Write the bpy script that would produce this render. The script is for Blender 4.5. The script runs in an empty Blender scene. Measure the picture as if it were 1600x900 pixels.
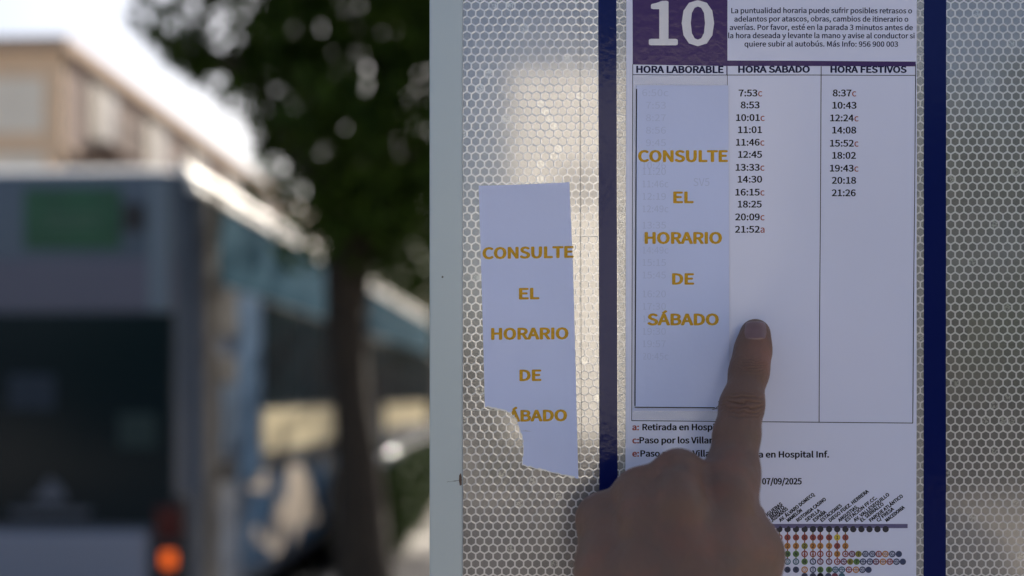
import bpy, bmesh, math, random, os
import numpy as np
from mathutils import Vector, Matrix
from mathutils.noise import noise as pnoise
R = math.radians
random.seed(7)
rng = np.random.default_rng(7)
scene = bpy.context.scene
COL = scene.collection

# ------------------------------------------------------------------ camera, world, sun, exposure
D = 0.5                      # metres from lens to timetable panel
F = 1600 * 35 / 36.0         # focal length in photo pixels
HY = 620.0                   # horizon row of the photo
CAMZ = 1.6
cam = bpy.data.cameras.new('camera')
camo = bpy.data.objects.new('camera', cam)
COL.objects.link(camo)
camo.location = (0, -D, CAMZ)
camo.rotation_euler = (R(90), 0, 0)
cam.lens = 35; cam.sensor_width = 36
cam.shift_y = (HY - 450) / 1600.0
cam.clip_start = 0.02; cam.clip_end = 2000
cam.dof.use_dof = True
cam.dof.focus_distance = D - 0.002
cam.dof.aperture_fstop = 2.9
scene.camera = camo

SUN_EL, SUN_AZ = R(38), R(24)      # azimuth measured from +Y towards +X
w = bpy.data.worlds.new('World'); scene.world = w; w.use_nodes = True
nt = w.node_tree
bg = nt.nodes['Background']
sky = nt.nodes.new('ShaderNodeTexSky')
sky.sky_type = 'NISHITA'; sky.sun_disc = False
sky.sun_elevation = SUN_EL; sky.sun_rotation = SUN_AZ
sky.air_density = 1.0; sky.dust_density = 6.0; sky.ozone_density = 1.0
nt.links.new(sky.outputs[0], bg.inputs[0])
bg.inputs[1].default_value = 0.11
sl = bpy.data.lights.new('sun', 'SUN')
sl.energy = 5.0; sl.angle = R(0.5); sl.color = (1.0, 0.93, 0.82)
so = bpy.data.objects.new('sun', sl); COL.objects.link(so)
sd = Vector((math.sin(SUN_AZ) * math.cos(SUN_EL), math.cos(SUN_AZ) * math.cos(SUN_EL), math.sin(SUN_EL)))
so.rotation_euler = sd.to_track_quat('Z', 'Y').to_euler()
so.location = sd * 50
scene.view_settings.view_transform = 'Standard'
scene.view_settings.look = 'None'
scene.view_settings.gamma = 1.0
scene.view_settings.exposure = 1.0

# ------------------------------------------------------------------ helpers
def W(px, py, d):
    """photo pixel at distance d from the lens plane -> world point"""
    return Vector(((px - 800) / F * d, d - D, CAMZ - (py - HY) / F * d))
def P(px, py, h=0.0):
    """point on the panel plane, h metres proud of it (real position, panel scale)"""
    return Vector(((px - 800) / F * D, -h, CAMZ - (py - HY) / F * D))
K = D / F

def link(name, me, parent=None, mats=(), smooth=False):
    o = bpy.data.objects.new(name, me)
    COL.objects.link(o)
    for m in mats: me.materials.append(m)
    if smooth:
        me.polygons.foreach_set('use_smooth', [True] * len(me.polygons))
    if parent is not None:
        o.parent = parent
        o.matrix_parent_inverse = Matrix.LocRotScale(parent.location, parent.rotation_euler, None).inverted()
    return o
def child_local(name, me, parent, mats=(), smooth=False):
    o = link(name, me, None, mats, smooth); o.parent = parent
    return o
def thing(name, label, cat, loc=(0, 0, 0), rz=0.0, group=None):
    o = bpy.data.objects.new(name, None); COL.objects.link(o)
    o.location = loc; o.rotation_euler = (0, 0, rz)
    o.empty_display_size = 0.1
    tag(o, label, cat, group); return o
def tag(o, label=None, cat=None, group=None, kind=None):
    if label: o['label'] = label
    if cat: o['category'] = cat
    if group: o['group'] = group
    if kind: o['kind'] = kind
    return o
def mesh_from(verts, faces, name='mesh'):
    me = bpy.data.meshes.new(name)
    me.from_pydata([tuple(v) for v in verts], [], faces); me.update()
    return me
def bm_mesh(bm, name='mesh', recalc=True):
    if recalc: bmesh.ops.recalc_face_normals(bm, faces=bm.faces)
    me = bpy.data.meshes.new(name); bm.to_mesh(me); bm.free(); return me
def box(bm, x0, x1, y0, y1, z0, z1, bev=0.0):
    r = bmesh.ops.create_cube(bm, size=1.0)
    vs = r['verts']
    for v in vs:
        v.co = Vector((x0 + (v.co.x + .5) * (x1 - x0), y0 + (v.co.y + .5) * (y1 - y0), z0 + (v.co.z + .5) * (z1 - z0)))
    if bev > 0:
        es = list({e for v in vs for e in v.link_edges})
        bmesh.ops.bevel(bm, geom=es, offset=bev, segments=2, affect='EDGES', profile=0.5)
def boxme(*a, **k):
    bm = bmesh.new(); box(bm, *a, **k); return bm_mesh(bm)
def tube(bm, pts, rad, n=10, jag=0.0, cap=True):
    rings = []
    pts = [Vector(p) for p in pts]
    up = Vector((0.3, 0.9, 0.1)).normalized()
    for i, p in enumerate(pts):
        t = (pts[min(i + 1, len(pts) - 1)] - pts[max(i - 1, 0)]).normalized()
        a = t.cross(up)
        if a.length < 1e-4: a = t.cross(Vector((1, 0, 0)))
        a.normalize(); b = t.cross(a)
        ring = []
        for k in range(n):
            th = 2 * math.pi * k / n
            r = rad[i] * (1 + (jag * pnoise(p * 3 + Vector((math.cos(th), math.sin(th), 0)) * 2) if jag else 0))
            ring.append(bm.verts.new(p + (a * math.cos(th) + b * math.sin(th)) * r))
        rings.append(ring)
    for i in range(len(rings) - 1):
        for k in range(n):
            bm.faces.new((rings[i][k], rings[i][(k + 1) % n], rings[i + 1][(k + 1) % n], rings[i + 1][k]))
    if cap:
        bm.faces.new(rings[0][::-1]); bm.faces.new(rings[-1])

# ------------------------------------------------------------------ materials
MATS = {}
def mat(name, col, rough=0.6, metal=0.0, coat=0.0, spec=0.5, noise=0.0, nscale=8.0, bump=0.0, bscale=60.0, coatrough=0.1, emit=None, trans=0.0, bdist=0.01, stretch=None):
    if name in MATS: return MATS[name]
    m = bpy.data.materials.new(name); m.use_nodes = True
    t = m.node_tree; b = t.nodes['Principled BSDF']
    c4 = (*col, 1)
    b.inputs['Base Color'].default_value = c4
    b.inputs['Roughness'].default_value = rough
    b.inputs['Metallic'].default_value = metal
    b.inputs['Coat Weight'].default_value = coat
    b.inputs['Coat Roughness'].default_value = coatrough
    b.inputs['Specular IOR Level'].default_value = spec
    if emit:
        b.inputs['Emission Color'].default_value = (*emit[0], 1); b.inputs['Emission Strength'].default_value = emit[1]
    tc = t.nodes.new('ShaderNodeTexCoord'); src = tc.outputs['Object']
    if stretch:
        mp = t.nodes.new('ShaderNodeMapping'); mp.inputs['Scale'].default_value = stretch
        t.links.new(src, mp.inputs[0]); src = mp.outputs[0]
    if noise > 0:
        n = t.nodes.new('ShaderNodeTexNoise'); n.inputs['Scale'].default_value = nscale; n.inputs['Detail'].default_value = 6
        t.links.new(src, n.inputs['Vector'])
        r = t.nodes.new('ShaderNodeValToRGB')
        r.color_ramp.elements[0].position = 0.3; r.color_ramp.elements[1].position = 0.7
        r.color_ramp.elements[0].color = tuple(max(0, c * (1 - noise)) for c in col) + (1,)
        r.color_ramp.elements[1].color = tuple(min(1, c * (1 + noise)) for c in col) + (1,)
        t.links.new(n.outputs['Fac'], r.inputs[0]); t.links.new(r.outputs[0], b.inputs['Base Color'])
    if bump > 0:
        n2 = t.nodes.new('ShaderNodeTexNoise'); n2.inputs['Scale'].default_value = bscale; n2.inputs['Detail'].default_value = 5
        t.links.new(src, n2.inputs['Vector'])
        bp = t.nodes.new('ShaderNodeBump'); bp.inputs['Strength'].default_value = bump; bp.inputs['Distance'].default_value = bdist
        t.links.new(n2.outputs['Fac'], bp.inputs['Height']); t.links.new(bp.outputs[0], b.inputs['Normal'])
        if coat > 0: t.links.new(bp.outputs[0], b.inputs['Coat Normal'])
    MATS[name] = m; return m
def nodes(m):
    return m.node_tree, m.node_tree.nodes['Principled BSDF']

M_alu = mat('brushed_aluminium', (0.43, 0.50, 0.55), rough=0.45, metal=0.25, noise=0.06, nscale=6, bump=0.08, bscale=220, bdist=0.0004, stretch=(1, 1, 0.03))
M_backing = mat('panel_backing', (0.25, 0.26, 0.27), rough=0.6)
M_seam = mat('seam_grime', (0.07, 0.065, 0.06), rough=0.8)
M_navy = mat('navy_vinyl', (0.0005, 0.006, 0.085), rough=0.6, spec=0.05, coat=0.33, coatrough=0.10, bump=0.22, bscale=240, bdist=0.0004)
M_purple = mat('purple_print', (0.055, 0.026, 0.125), rough=0.6, spec=.1, coat=0.3, coatrough=0.12, bump=0.4, bscale=300, bdist=0.0004)
M_sheet = mat('laminated_paper', (0.65, 0.685, 0.89), rough=0.6, spec=0.3, coat=0.35, coatrough=0.13, noise=0.015, nscale=12, bump=0.30, bscale=28, bdist=0.0012)
M_lammargin = mat('clear_laminate_margin', (0.60, 0.62, 0.64), rough=0.4, coat=1.0, coatrough=0.15, bump=0.4, bscale=200, bdist=0.0006)
M_paper = mat('copy_paper', (0.585, 0.65, 0.93), rough=0.8, spec=0.25, noise=0.03, nscale=18, bump=0.45, bscale=24, bdist=0.0022)
M_paperedge = mat('torn_paper_fibre', (0.82, 0.82, 0.84), rough=0.95, spec=0.1, bump=0.3, bscale=1500, bdist=0.0003)
M_ghost = mat('show_through_ink', (0.495, 0.555, 0.80), rough=0.8, spec=0.25)
M_ochre = mat('ochre_print', (0.55, 0.31, 0.015), rough=0.7, spec=0.3, noise=0.18, nscale=900)
M_ink = mat('black_ink', (0.008, 0.008, 0.014), rough=0.7, spec=0.1)
M_inknavy = mat('navy_ink', (0.012, 0.016, 0.06), rough=0.7, spec=0.1)
M_inkred = mat('red_ink', (0.33, 0.06, 0.04), rough=0.6, spec=0.3)
M_inkwhite = mat('white_print', (0.66, 0.66, 0.74), rough=0.5, coat=0.5, coatrough=0.15)

# ------------------------------------------------------------------ lettering
FONT = None
for fn in ('Noto Sans CJK Regular.woff2',):
    try:
        FONT = bpy.data.fonts.load(os.path.join(bpy.utils.system_resource('DATAFILES'), 'fonts', fn))
    except Exception:
        FONT = None
def glyphs(s, spacing=1.0):
    c = bpy.data.curves.new('lettering', 'FONT'); c.body = s
    if FONT: c.font = FONT
    c.resolution_u = 3; c.space_character = spacing
    o = bpy.data.objects.new('lettering', c); COL.objects.link(o)
    dg = bpy.context.evaluated_depsgraph_get(); dg.update()
    me = o.evaluated_get(dg).to_mesh()
    v = np.array([tuple(q.co) for q in me.vertices]).reshape(-1, 3)
    f = [tuple(p.vertices) for p in me.polygons]
    o.evaluated_get(dg).to_mesh_clear()
    bpy.data.objects.remove(o); bpy.data.curves.remove(c)
    return v, f
_v, _f = glyphs('H'); CAPH = _v[:, 1].max()

def text(s, x0, x1, yb, cap, m, parent, hf, name='printed_text', bold=0.0, rot=0.0, align='fit', spacing=1.0, yb1=None, clip=None, label=None, mirror=False):
    """letters of photo cap height `cap` px on baseline yb between x0 and x1 px; hf(px,py) = height over the panel"""
    v, f = glyphs(s, spacing)
    if mirror: v[:, 0] = -v[:, 0]
    sy = (cap - 2 * bold * 0.6) / CAPH
    if align == 'fit':
        sx = (x1 - x0 - 2 * bold) / (v[:, 0].max() - v[:, 0].min())
        X = x0 + bold + (v[:, 0] - v[:, 0].min()) * sx
    elif align == 'left':
        sx = sy; X = x0 + (v[:, 0] - v[:, 0].min()) * sx
    Y = -v[:, 1] * sy - bold * 0.6
    if rot:
        c_, s_ = math.cos(rot), math.sin(rot)
        dx = X - x0
        X, Y = x0 + dx * c_ + Y * s_, -dx * s_ + Y * c_
    if yb1 is not None: Y = Y + (X - x0) / (x1 - x0) * (yb1 - yb)
    Y = Y + yb
    vs, fs = [], []
    offs = [(0, 0)] + ([(bold * math.cos(a), bold * 0.6 * math.sin(a)) for a in np.linspace(0, 2 * math.pi, 9)[:-1]] if bold else [])
    for k, (ox, oy) in enumerate(offs):
        b = len(vs)
        for i in range(len(X)):
            px, py = X[i] + ox, Y[i] + oy
            vs.append(P(px, py, hf(px, py) + 0.00003 + 0.000003 * k))
        fs += [tuple(b + j for j in q) for q in f]
    me = mesh_from(vs, fs)
    bm = bmesh.new(); bm.from_mesh(me)
    for fc in bm.faces: fc.normal_update()
    for fc in bm.faces:
        if fc.normal.y > 0: fc.normal_flip()
    if clip:
        for (a, b2) in clip:
            pa, pb = P(*a), P(*b2)
            n = (pb - pa).cross(Vector((0, 1, 0))).normalized()
            bmesh.ops.bisect_plane(bm, geom=list(bm.verts) + list(bm.edges) + list(bm.faces), plane_co=pa, plane_no=n, clear_inner=True)
    bm.to_mesh(me); bm.free()
    o = link(name, me, parent, [m])
    if label: o['label'] = label
    return o

def patch(outline, hf, m, parent, name, dh=0.0, cell=24.0, thick=0.0, label=None, mats=None):
    """flat printed or cut shape following the surface height hf; outline in photo px"""
    bm = bmesh.new()
    vs = [bm.verts.new((x, y, 0)) for x, y in outline]
    f = bm.faces.new(vs)
    if len(outline) > 4: bmesh.ops.triangulate(bm, faces=[f])
    xs = [p[0] for p in outline]; ys = [p[1] for p in outline]
    for ax, lo, hi in ((0, min(xs), max(xs)), (1, min(ys), max(ys))):
        c = math.floor(lo / cell) * cell + cell
        while c < hi:
            co = [0, 0, 0]; no = [0, 0, 0]; co[ax] = c; no[ax] = 1
            bmesh.ops.bisect_plane(bm, geom=list(bm.verts) + list(bm.edges) + list(bm.faces), plane_co=co, plane_no=no)
            c += cell
    px = {v: (v.co.x, v.co.y) for v in bm.verts}
    for v, (x, y) in px.items(): v.co = P(x, y, hf(x, y) + dh)
    bm.normal_update()
    for fc in bm.faces:
        if fc.normal.y > 0: fc.normal_flip()
    if thick > 0:
        be = [e for e in bm.edges if e.is_boundary]
        ret = bmesh.ops.extrude_edge_only(bm, edges=be)
        for g in ret['geom']:
            if isinstance(g, bmesh.types.BMVert): g.co.y += thick
            if isinstance(g, bmesh.types.BMFace): g.material_index = 1 if mats else 0
    me = bpy.data.meshes.new(name); bm.to_mesh(me); bm.free()
    o = link(name, me, parent, mats or [m])
    if thick == 0: pass
    if label: o['label'] = label
    return o
def stroke(p, q, wd, hf, m, parent, name='ruled_line', dh=0.00003):
    dx, dy = q[0] - p[0], q[1] - p[1]; L = math.hypot(dx, dy); nx, ny = -dy / L * wd / 2, dx / L * wd / 2
    return patch([(p[0] + nx, p[1] + ny), (q[0] + nx, q[1] + ny), (q[0] - nx, q[1] - ny), (p[0] - nx, p[1] - ny)], hf, m, parent, name, dh)

# ------------------------------------------------------------------ ground
M_road = mat('asphalt', (0.055, 0.055, 0.058), rough=0.9, noise=0.25, nscale=3, bump=0.4, bscale=80)
M_pave = mat('pavement_stone', (0.33, 0.305, 0.275), rough=0.85, noise=0.15, nscale=2, bump=0.3, bscale=30)
t, b = nodes(M_pave)
brk = t.nodes.new('ShaderNodeTexBrick'); brk.inputs['Scale'].default_value = 2.5; brk.inputs['Mortar Size'].default_value = 0.012; brk.offset = 0.5
brk.inputs['Color1'].default_value = (1, 1, 1, 1); brk.inputs['Color2'].default_value = (.86, .86, .86, 1); brk.inputs['Mortar'].default_value = (.35, .35, .35, 1)
tcp = t.nodes.new('ShaderNodeTexCoord'); t.links.new(tcp.outputs['Object'], brk.inputs['Vector'])
mx = t.nodes.new('ShaderNodeMix'); mx.data_type = 'RGBA'; mx.blend_type = 'MULTIPLY'; mx.inputs[0].default_value = 1.0
t.links.new(b.inputs['Base Color'].links[0].from_socket, mx.inputs[6]); t.links.new(brk.outputs['Color'], mx.inputs[7]); t.links.new(mx.outputs[2], b.inputs['Base Color'])
M_kerb = mat('kerb_stone', (0.36, 0.35, 0.33), rough=0.85, noise=0.1)
tag(link('road', boxme(-400, 400, -400, 400, -0.6, -0.13), None, [M_road]), kind='structure')
pv = link('pavement', boxme(-1.45, 60, -60, 80, -0.126, 0.0), None, [M_pave]); tag(pv, kind='structure')
tag(link('kerb', boxme(-1.62, -1.453, -60, 80, -0.126, 0.003, bev=0.012), None, [M_kerb]), kind='structure')
tag(link('far_pavement', boxme(-60, -9.2, -60, 120, -0.126, 0.0), None, [M_pave]), kind='structure')

# ------------------------------------------------------------------ timetable panel
PX0, PX1, PY0, PY1 = 672, 1741, -290, 1330
panel = thing('bus_stop_panel', 'aluminium framed bus stop panel covered in honeycomb reflective film with two navy stripes', 'bus stop sign', P(1206, PY1, -0.02))
# backing
bm = bmesh.new()
a, b = P(PX0 + 6, PY1 - 4), P(PX1 - 6, PY0 + 4)
box(bm, a.x, b.x, 0.0006, 0.022, a.z, b.z); link('backing_plate', bm_mesh(bm), panel, [M_backing])
# frame members
def frame_piece(x0, x1, y0, y1, name='frame_rail'):
    bm = bmesh.new(); a, b = P(x0, y1), P(x1, y0)
    box(bm, a.x, b.x, -0.0035, 0.026, a.z, b.z, bev=0.0007)
    return link(name, bm_mesh(bm), panel, [M_alu])
frame_piece(672, 723.5, PY0 + 52, PY1 - 52); frame_piece(PX1 - 51, PX1, PY0 + 52, PY1 - 52)
frame_piece(672, PX1, PY0, PY0 + 51); frame_piece(672, PX1, PY1 - 51, PY1)
# small marks on the left rail
railh = lambda x, y: 0.0035
patch([(690.6, 434), (692, 432.2), (693.8, 433.4), (693.4, 435.2), (691.4, 435.8)], railh, M_seam, panel, 'screw_pit', dh=0.00003)
sc = []
for i in range(9): sc.append((699 + i * 3.0, 752.6 - 0.35 * i + random.uniform(-.5, .5)))
bmx = sc + [(x, y - random.uniform(.4, 1.5) * (0.4 + i * .12)) for i, (x, y) in reversed(list(enumerate(sc)))]
patch(bmx, railh, M_seam, panel, 'scratch', dh=0.00003, cell=500)
patch([(718, 742), (720.5, 738), (722, 744), (722, 757), (719, 758), (717.6, 750)], railh, mat('rust_smear', (0.10, 0.06, 0.045), rough=0.9), panel, 'rust_stain', dh=0.00004, cell=500)

# honeycomb retroreflective film: recessed cells in a raised sealing net
PITCH, ROW = 13.62, 11.78
hv, hf_, hcell, hrand, hmark = [], [], [], [], []
sheet_in = (996, 1428)
rr = random.Random(3)
y = PY0 + 40; r_i = 0
cells = 0
while y < PY1 - 40:
    x = 716 + (PITCH / 2 if r_i % 2 else 0)
    while x < PX1 - 42:
        if not (sheet_in[0] + 8 < x < sheet_in[1] - 8 and -110 < y < 1110) and not (942 < x < 958) and not (1450 < x < 1471):
            rnd = rr.random(); mark = 1.0 if rr.random() < 0.035 else 0.0
            R1 = ROW / 1.5; R0 = R1 - 1.25 - rr.random() * 0.25
            base = len(hv)
            for rad, hh in ((R0, 0.00008), (R1, 0.00010)):
                for k in range(6):
                    th = math.pi / 6 + k * math.pi / 3
                    hv.append(P(x + rad * math.cos(th) * PITCH / (2 * R1 * math.cos(math.pi / 6)), y + rad * math.sin(th), hh))
            c0 = len(hf_)
            hf_.append(tuple(base + k for k in range(6))); hcell.append(1.0); hrand.append(rnd); hmark.append(mark)
            for k in range(6):
                k2 = (k + 1) % 6
                hf_.append((base + k, base + 6 + k, base + 6 + k2, base + k2)); hcell.append(0.0); hrand.append(rnd); hmark.append(mark)
        x += PITCH
    y += ROW; r_i += 1
fm = mesh_from(hv, hf_, 'film')
for nm, dat in (('cell', hcell), ('rnd', hrand), ('mark', hmark)):
    at = fm.attributes.new(nm, 'FLOAT', 'FACE'); at.data.foreach_set('value', dat)
bm = bmesh.new(); bm.from_mesh(fm); bm.normal_update()
for fc in bm.faces:
    if fc.normal.y > 0: fc.normal_flip()
bm.to_mesh(fm); bm.free()
M_film = mat('honeycomb_film', (0.3, 0.3, 0.3), rough=0.3, metal=0.0, coat=1.0, coatrough=0.07)
t, b = nodes(M_film)
def attr(n):
    a = t.nodes.new('ShaderNodeAttribute'); a.attribute_name = n; return a.outputs['Fac']
def math_(op, a, b_=None):
    n = t.nodes.new('ShaderNodeMath'); n.operation = op
    for i, v in enumerate((a, b_)):
        if v is None: continue
        if isinstance(v, (int, float)): n.inputs[i].default_value = v
        else: t.links.new(v, n.inputs[i])
    return n.outputs[0]
def mixc(fac, c1, c2):
    n = t.nodes.new('ShaderNodeMix'); n.data_type = 'RGBA'
    if isinstance(fac, (int, float)): n.inputs[0].default_value = fac
    else: t.links.new(fac, n.inputs[0])
    for i, v in ((6, c1), (7, c2)):
        if isinstance(v, tuple): n.inputs[i].default_value = (*v, 1)
        else: t.links.new(v, n.inputs[i])
    return n.outputs[2]
tc = t.nodes.new('ShaderNodeTexCoord')
nz = t.nodes.new('ShaderNodeTexNoise'); nz.inputs['Scale'].default_value = 900; nz.inputs['Detail'].default_value = 3
t.links.new(tc.outputs['Object'], nz.inputs['Vector'])
nb = t.nodes.new('ShaderNodeTexNoise'); nb.inputs['Scale'].default_value = 9; nb.inputs['Detail'].default_value = 4
t.links.new(tc.outputs['Object'], nb.inputs['Vector'])
cc = mixc(attr('rnd'), (0.185, 0.18, 0.19), (0.235, 0.228, 0.235))
cc = mixc(math_('MULTIPLY', math_('SUBTRACT', nz.outputs['Fac'], 0.35), 1.2), cc, (0.34, 0.33, 0.32))
cc = mixc(math_('MULTIPLY', attr('mark'), math_('GREATER_THAN', nz.outputs['Fac'], 0.5)), cc, (0.5, 0.5, 0.48))
cc = mixc(attr('cell'), (0.62, 0.61, 0.63), cc)
cc = mixc(math_('MULTIPLY', math_('GREATER_THAN', nb.outputs['Fac'], 0.62), 0.25), cc, (0.30, 0.28, 0.25))
t.links.new(cc, b.inputs['Base Color'])
b.inputs['Roughness'].default_value = 0.22; b.inputs['Coat IOR'].default_value = 2.25
t.links.new(math_('ADD', math_('MULTIPLY', attr('cell'), 0.35), 0.10), b.inputs['Metallic'])
bp = t.nodes.new('ShaderNodeBump'); bp.inputs['Strength'].default_value = 0.4; bp.inputs['Distance'].default_value = 0.00012
t.links.new(nz.outputs['Fac'], bp.inputs['Height']); t.links.new(bp.outputs[0], b.inputs['Normal'])
film = link('reflective_film', fm, panel, [M_film])
# film seams
flat = lambda x, y: 0.00014
for x0, x1, y0, y1, wd in ((905.5, 908.5, -200, 700, 0.8), (905, 908, 700, 900, 0.5)):
    stroke((x0, y0), (x1, y1), wd, flat, M_seam, panel, 'film_seam')
stroke((728, 641.5), (800, 641.2), 0.7, flat, mat('seam_light', (0.55, 0.54, 0.5), rough=0.5), panel, 'film_seam')
stroke((903, 370), (935, 369.5), 0.7, flat, MATS['seam_light'], panel, 'film_seam')
# navy stripes
strip_h = lambda x, y: 0.00022
def wob(x, y0, y1, amp=0.35, n=60):
    return [(x + (y - y0) / (y1 - y0) * 0 + amp * pnoise(Vector((x * .3, y * .05, 0))), y) for y in np.linspace(y0, y1, n)]
def stripe(xt0, xt1, xb0, xb1):
    L = [(xt0 + (xb0 - xt0) * i / 40 + 0.3 * pnoise(Vector((1, i * .7, xt0))), -240 + i * 38.0) for i in range(41)]
    Rr = [(xt1 + (xb1 - xt1) * i / 40 + 0.3 * pnoise(Vector((2, i * .7, xt0))), -240 + i * 38.0) for i in range(41)]
    patch(L + Rr[::-1], strip_h, M_navy, panel, 'navy_stripe', cell=60)
stripe(934.2, 962.6, 937.6, 966.0); stripe(1443.6, 1478.4, 1442.6, 1477.4)
# post carrying the panel
for xx in (760, 1650):
    a = P(xx, PY0 + 60); bm = bmesh.new()
    tube(bm, [(a.x, 0.0522, 0.0), (a.x, 0.0522, a.z)], [0.025, 0.025], n=20)
    link('post', bm_mesh(bm), panel, [M_alu], True)

# ------------------------------------------------------------------ laminated timetable
def sheet_h(x, y):
    return 0.00048 + 0.00016 * math.sin(x * 0.021 + y * 0.004) + 0.00012 * math.sin(y * 0.017 + x * 0.006 + 1.0)
sheet = thing('timetable_sheet', 'laminated bus timetable sheet for line 10 between the navy stripes', 'timetable', P(1206, 1120, 0.0005))
SH = [(978.5, -118), (1432.5, -118), (1430.5, 1118), (976.5, 1118)]
patch(SH, sheet_h, None, sheet, 'paper', cell=16, thick=0.0004, mats=[M_sheet, M_sheet])
# clear laminate margins left and right of the print
M_clear = mat('clear_laminate', (0.8, 0.8, 0.8), rough=0.2, coat=0.0)
t, b = nodes(M_clear); b.inputs['Alpha'].default_value = 0.30; b.inputs['Base Color'].default_value = (0.62, 0.62, 0.60, 1); b.inputs['Roughness'].default_value = 0.22
patch([(963.5, -128), (979, -128), (977, 1128), (967, 1128)], lambda x, y: 0.00030, M_clear, sheet, 'clear_margin', cell=90)
patch([(1432, -128), (1443, -128), (1442, 1128), (1430, 1128)], lambda x, y: 0.00030, M_clear, sheet, 'clear_margin', cell=90)
# purple header
patch([(988, -60), (1135.5, -60), (1136, 103.5), (988.3, 101.5)], sheet_h, M_purple, sheet, 'purple_header_block', dh=0.00003, cell=16)
patch([(1136, 95), (1430.5, 96.5), (1430.5, 104), (1136, 103.5)], sheet_h, M_purple, sheet, 'purple_rule', dh=0.00003, cell=16)
stroke((1135.5, -60), (1135.5, 118), 1.6, sheet_h, M_purple, sheet, 'ruled_line')
text('10', 1013.5, 1115.5, 71.5, 69.5, M_inkwhite, sheet, lambda x, y: sheet_h(x, y) + 0.00003, 'line_number', bold=2.7)
para = [('La puntualidad horaria puede sufrir posibles retrasos o', 1142.2, 1424.7, 21.3), ('adelantos por atascos, obras, cambios de itinerario o', 1146.9, 1419, 34.4),
        ('averías. Por favor, esté en la parada 3 minutos antes de', 1139.7, 1426, 47.5), ('la hora deseada y levante la mano y avise al conductor si', 1137.5, 1428.8, 60.3),
        ('quiere subir al autobús. Más Info: 956 900 003', 1162.8, 1403, 73.4)]
for s, x0, x1, yb in para: text(s, x0, x1, yb, 8.3, M_inknavy, sheet, sheet_h, 'notice_line', bold=0.3)
text('HORA LABORABLE', 993.8, 1130.5, 114.6, 11.2, M_inknavy, sheet, sheet_h, 'column_heading', bold=0.8)
text('HORA SABADO', 1153, 1265, 114.2, 10.8, M_inknavy, sheet, sheet_h, 'column_heading', bold=0.8)
text('HORA FESTIVOS', 1297, 1416.4, 114.2, 10.8, M_inknavy, sheet, sheet_h, 'column_heading', bold=0.8)
for p, q, wd in (((988.4, 101), (987, 657.6), 1.1), ((988, 117.4), (1430.5, 118), 1.1), ((1430.3, 100), (1425.2, 661), 1.3), ((987, 657.2), (1425.5, 661), 1.2),
                 ((1136, 104), (1138.6, 658), 1.0), ((1282.6, 104), (1279.4, 659.5), 1.2)):
    stroke(p, q, wd, sheet_h, M_ink, sheet)
sat = [('7:53', 'c', 1153.8, 1190.6, 151), ('8:53', '', 1156.9, 1186.6, 169.7), ('10:01', 'c', 1149.7, 1194.4, 189.4), ('11:01', '', 1152.8, 1190.3, 208.4), ('11:46', 'c', 1149.5, 1194, 228),
       ('12:45', '', 1152.8, 1190.3, 247), ('13:33', 'c', 1149, 1194, 267.2), ('14:30', '', 1152.2, 1190.3, 285.8), ('16:15', 'c', 1148.5, 1194, 306), ('18:25', '', 1152.2, 1189.7, 324.7),
       ('20:09', 'c', 1148.2, 1194, 344.7), ('21:52', 'a', 1147.9, 1194, 364)]
fes = [('8:37', 'c', 1300.6, 1337.5, 151), ('10:43', '', 1300, 1338, 170.2), ('12:24', 'c', 1296.6, 1341, 190), ('14:08', '', 1299.7, 1337.5, 209), ('15:52', 'c', 1296.2, 1341, 229.5),
       ('18:02', '', 1299.7, 1337, 248.5), ('19:43', 'c', 1296, 1340.8, 268.5), ('20:18', '', 1299, 1337.2, 287.5), ('21:26', '', 1299, 1336.6, 307)]
for s, c, x0, x1, yb in sat + fes:
    xe = x1 - (7.4 if c else 0)
    text(s, x0, xe, yb, 10.6, M_ink, sheet, sheet_h, 'departure_time', bold=0.45)
    if c: text(c, xe + 0.9, x1, yb, 10.6, M_inkred, sheet, sheet_h, 'footnote_letter', bold=0.22, label='red footnote letter')
for k, yb in (('a:', 672.3), ('c:', 692.8), ('e:', 713.5)): text(k, 987.7, 998.4, yb, 10, M_inkred, sheet, sheet_h, 'footnote_letter', bold=0.6, label='red footnote letter')
fn = [('Retirada en Hospi', 1003.5, 1116.4, 672.3), ('tal', 1117.5, 1134, 672.3), ('Paso por los Villar', 998.9, 1113.2, 692.8), ('es', 1114.5, 1128, 692.8), ('Paso por los Villares', 1000.4, 1129, 713.5),
      ('a en Hospital Inf.', 1184.7, 1295, 714.9), ('desde el', 1140, 1186.5, 756.9), ('07/09/2025', 1190.2, 1252.4, 756.9)]
for s, x0, x1, yb in fn: text(s, x0, x1, yb, 10.0, M_ink, sheet, sheet_h, 'footnote_text', bold=0.55)
# route diagram
M_rule = mat('route_bar_print', (0.105, 0.095, 0.22), rough=0.5)
patch([(1000, 818.5), (1417.5, 818.5), (1417.5, 825), (1000, 825)], sheet_h, M_rule, sheet, 'route_bar', dh=0.00003, cell=16)
stops = [('Mª FIGUERAS', 1187.8, 13.5), ('S. BENITO', 1197.5, 0), ('JUZGADOS', 1206, 0), ('AV. ÁLVARO DOMECQ', 1219, 0), ('MAMELÓN', 1231.5, 0), ('ROTONDA CASINO', 1246.5, 0), ('SEVILLA', 1260, 0), ('ESPAÑA', 1272.5, 0),
         ('ESTACIONES', 1284, 0), ('DIEGO FDEZ. HERRERA', 1297, 0), ('ANGUSTIAS', 1311.5, 0), ('ESTACIÓN FF.CC.', 1322.5, 0), ('AV. VALLESEQUILLO', 1335.5, 0), ('EL SERRALLO', 1346, 0),
         ('PARQUE ATLÁNTICO', 1360, 0), ('C/ FRESA', 1371.5, 0), ('MACEDONIA', 1385, 0)]
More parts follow.
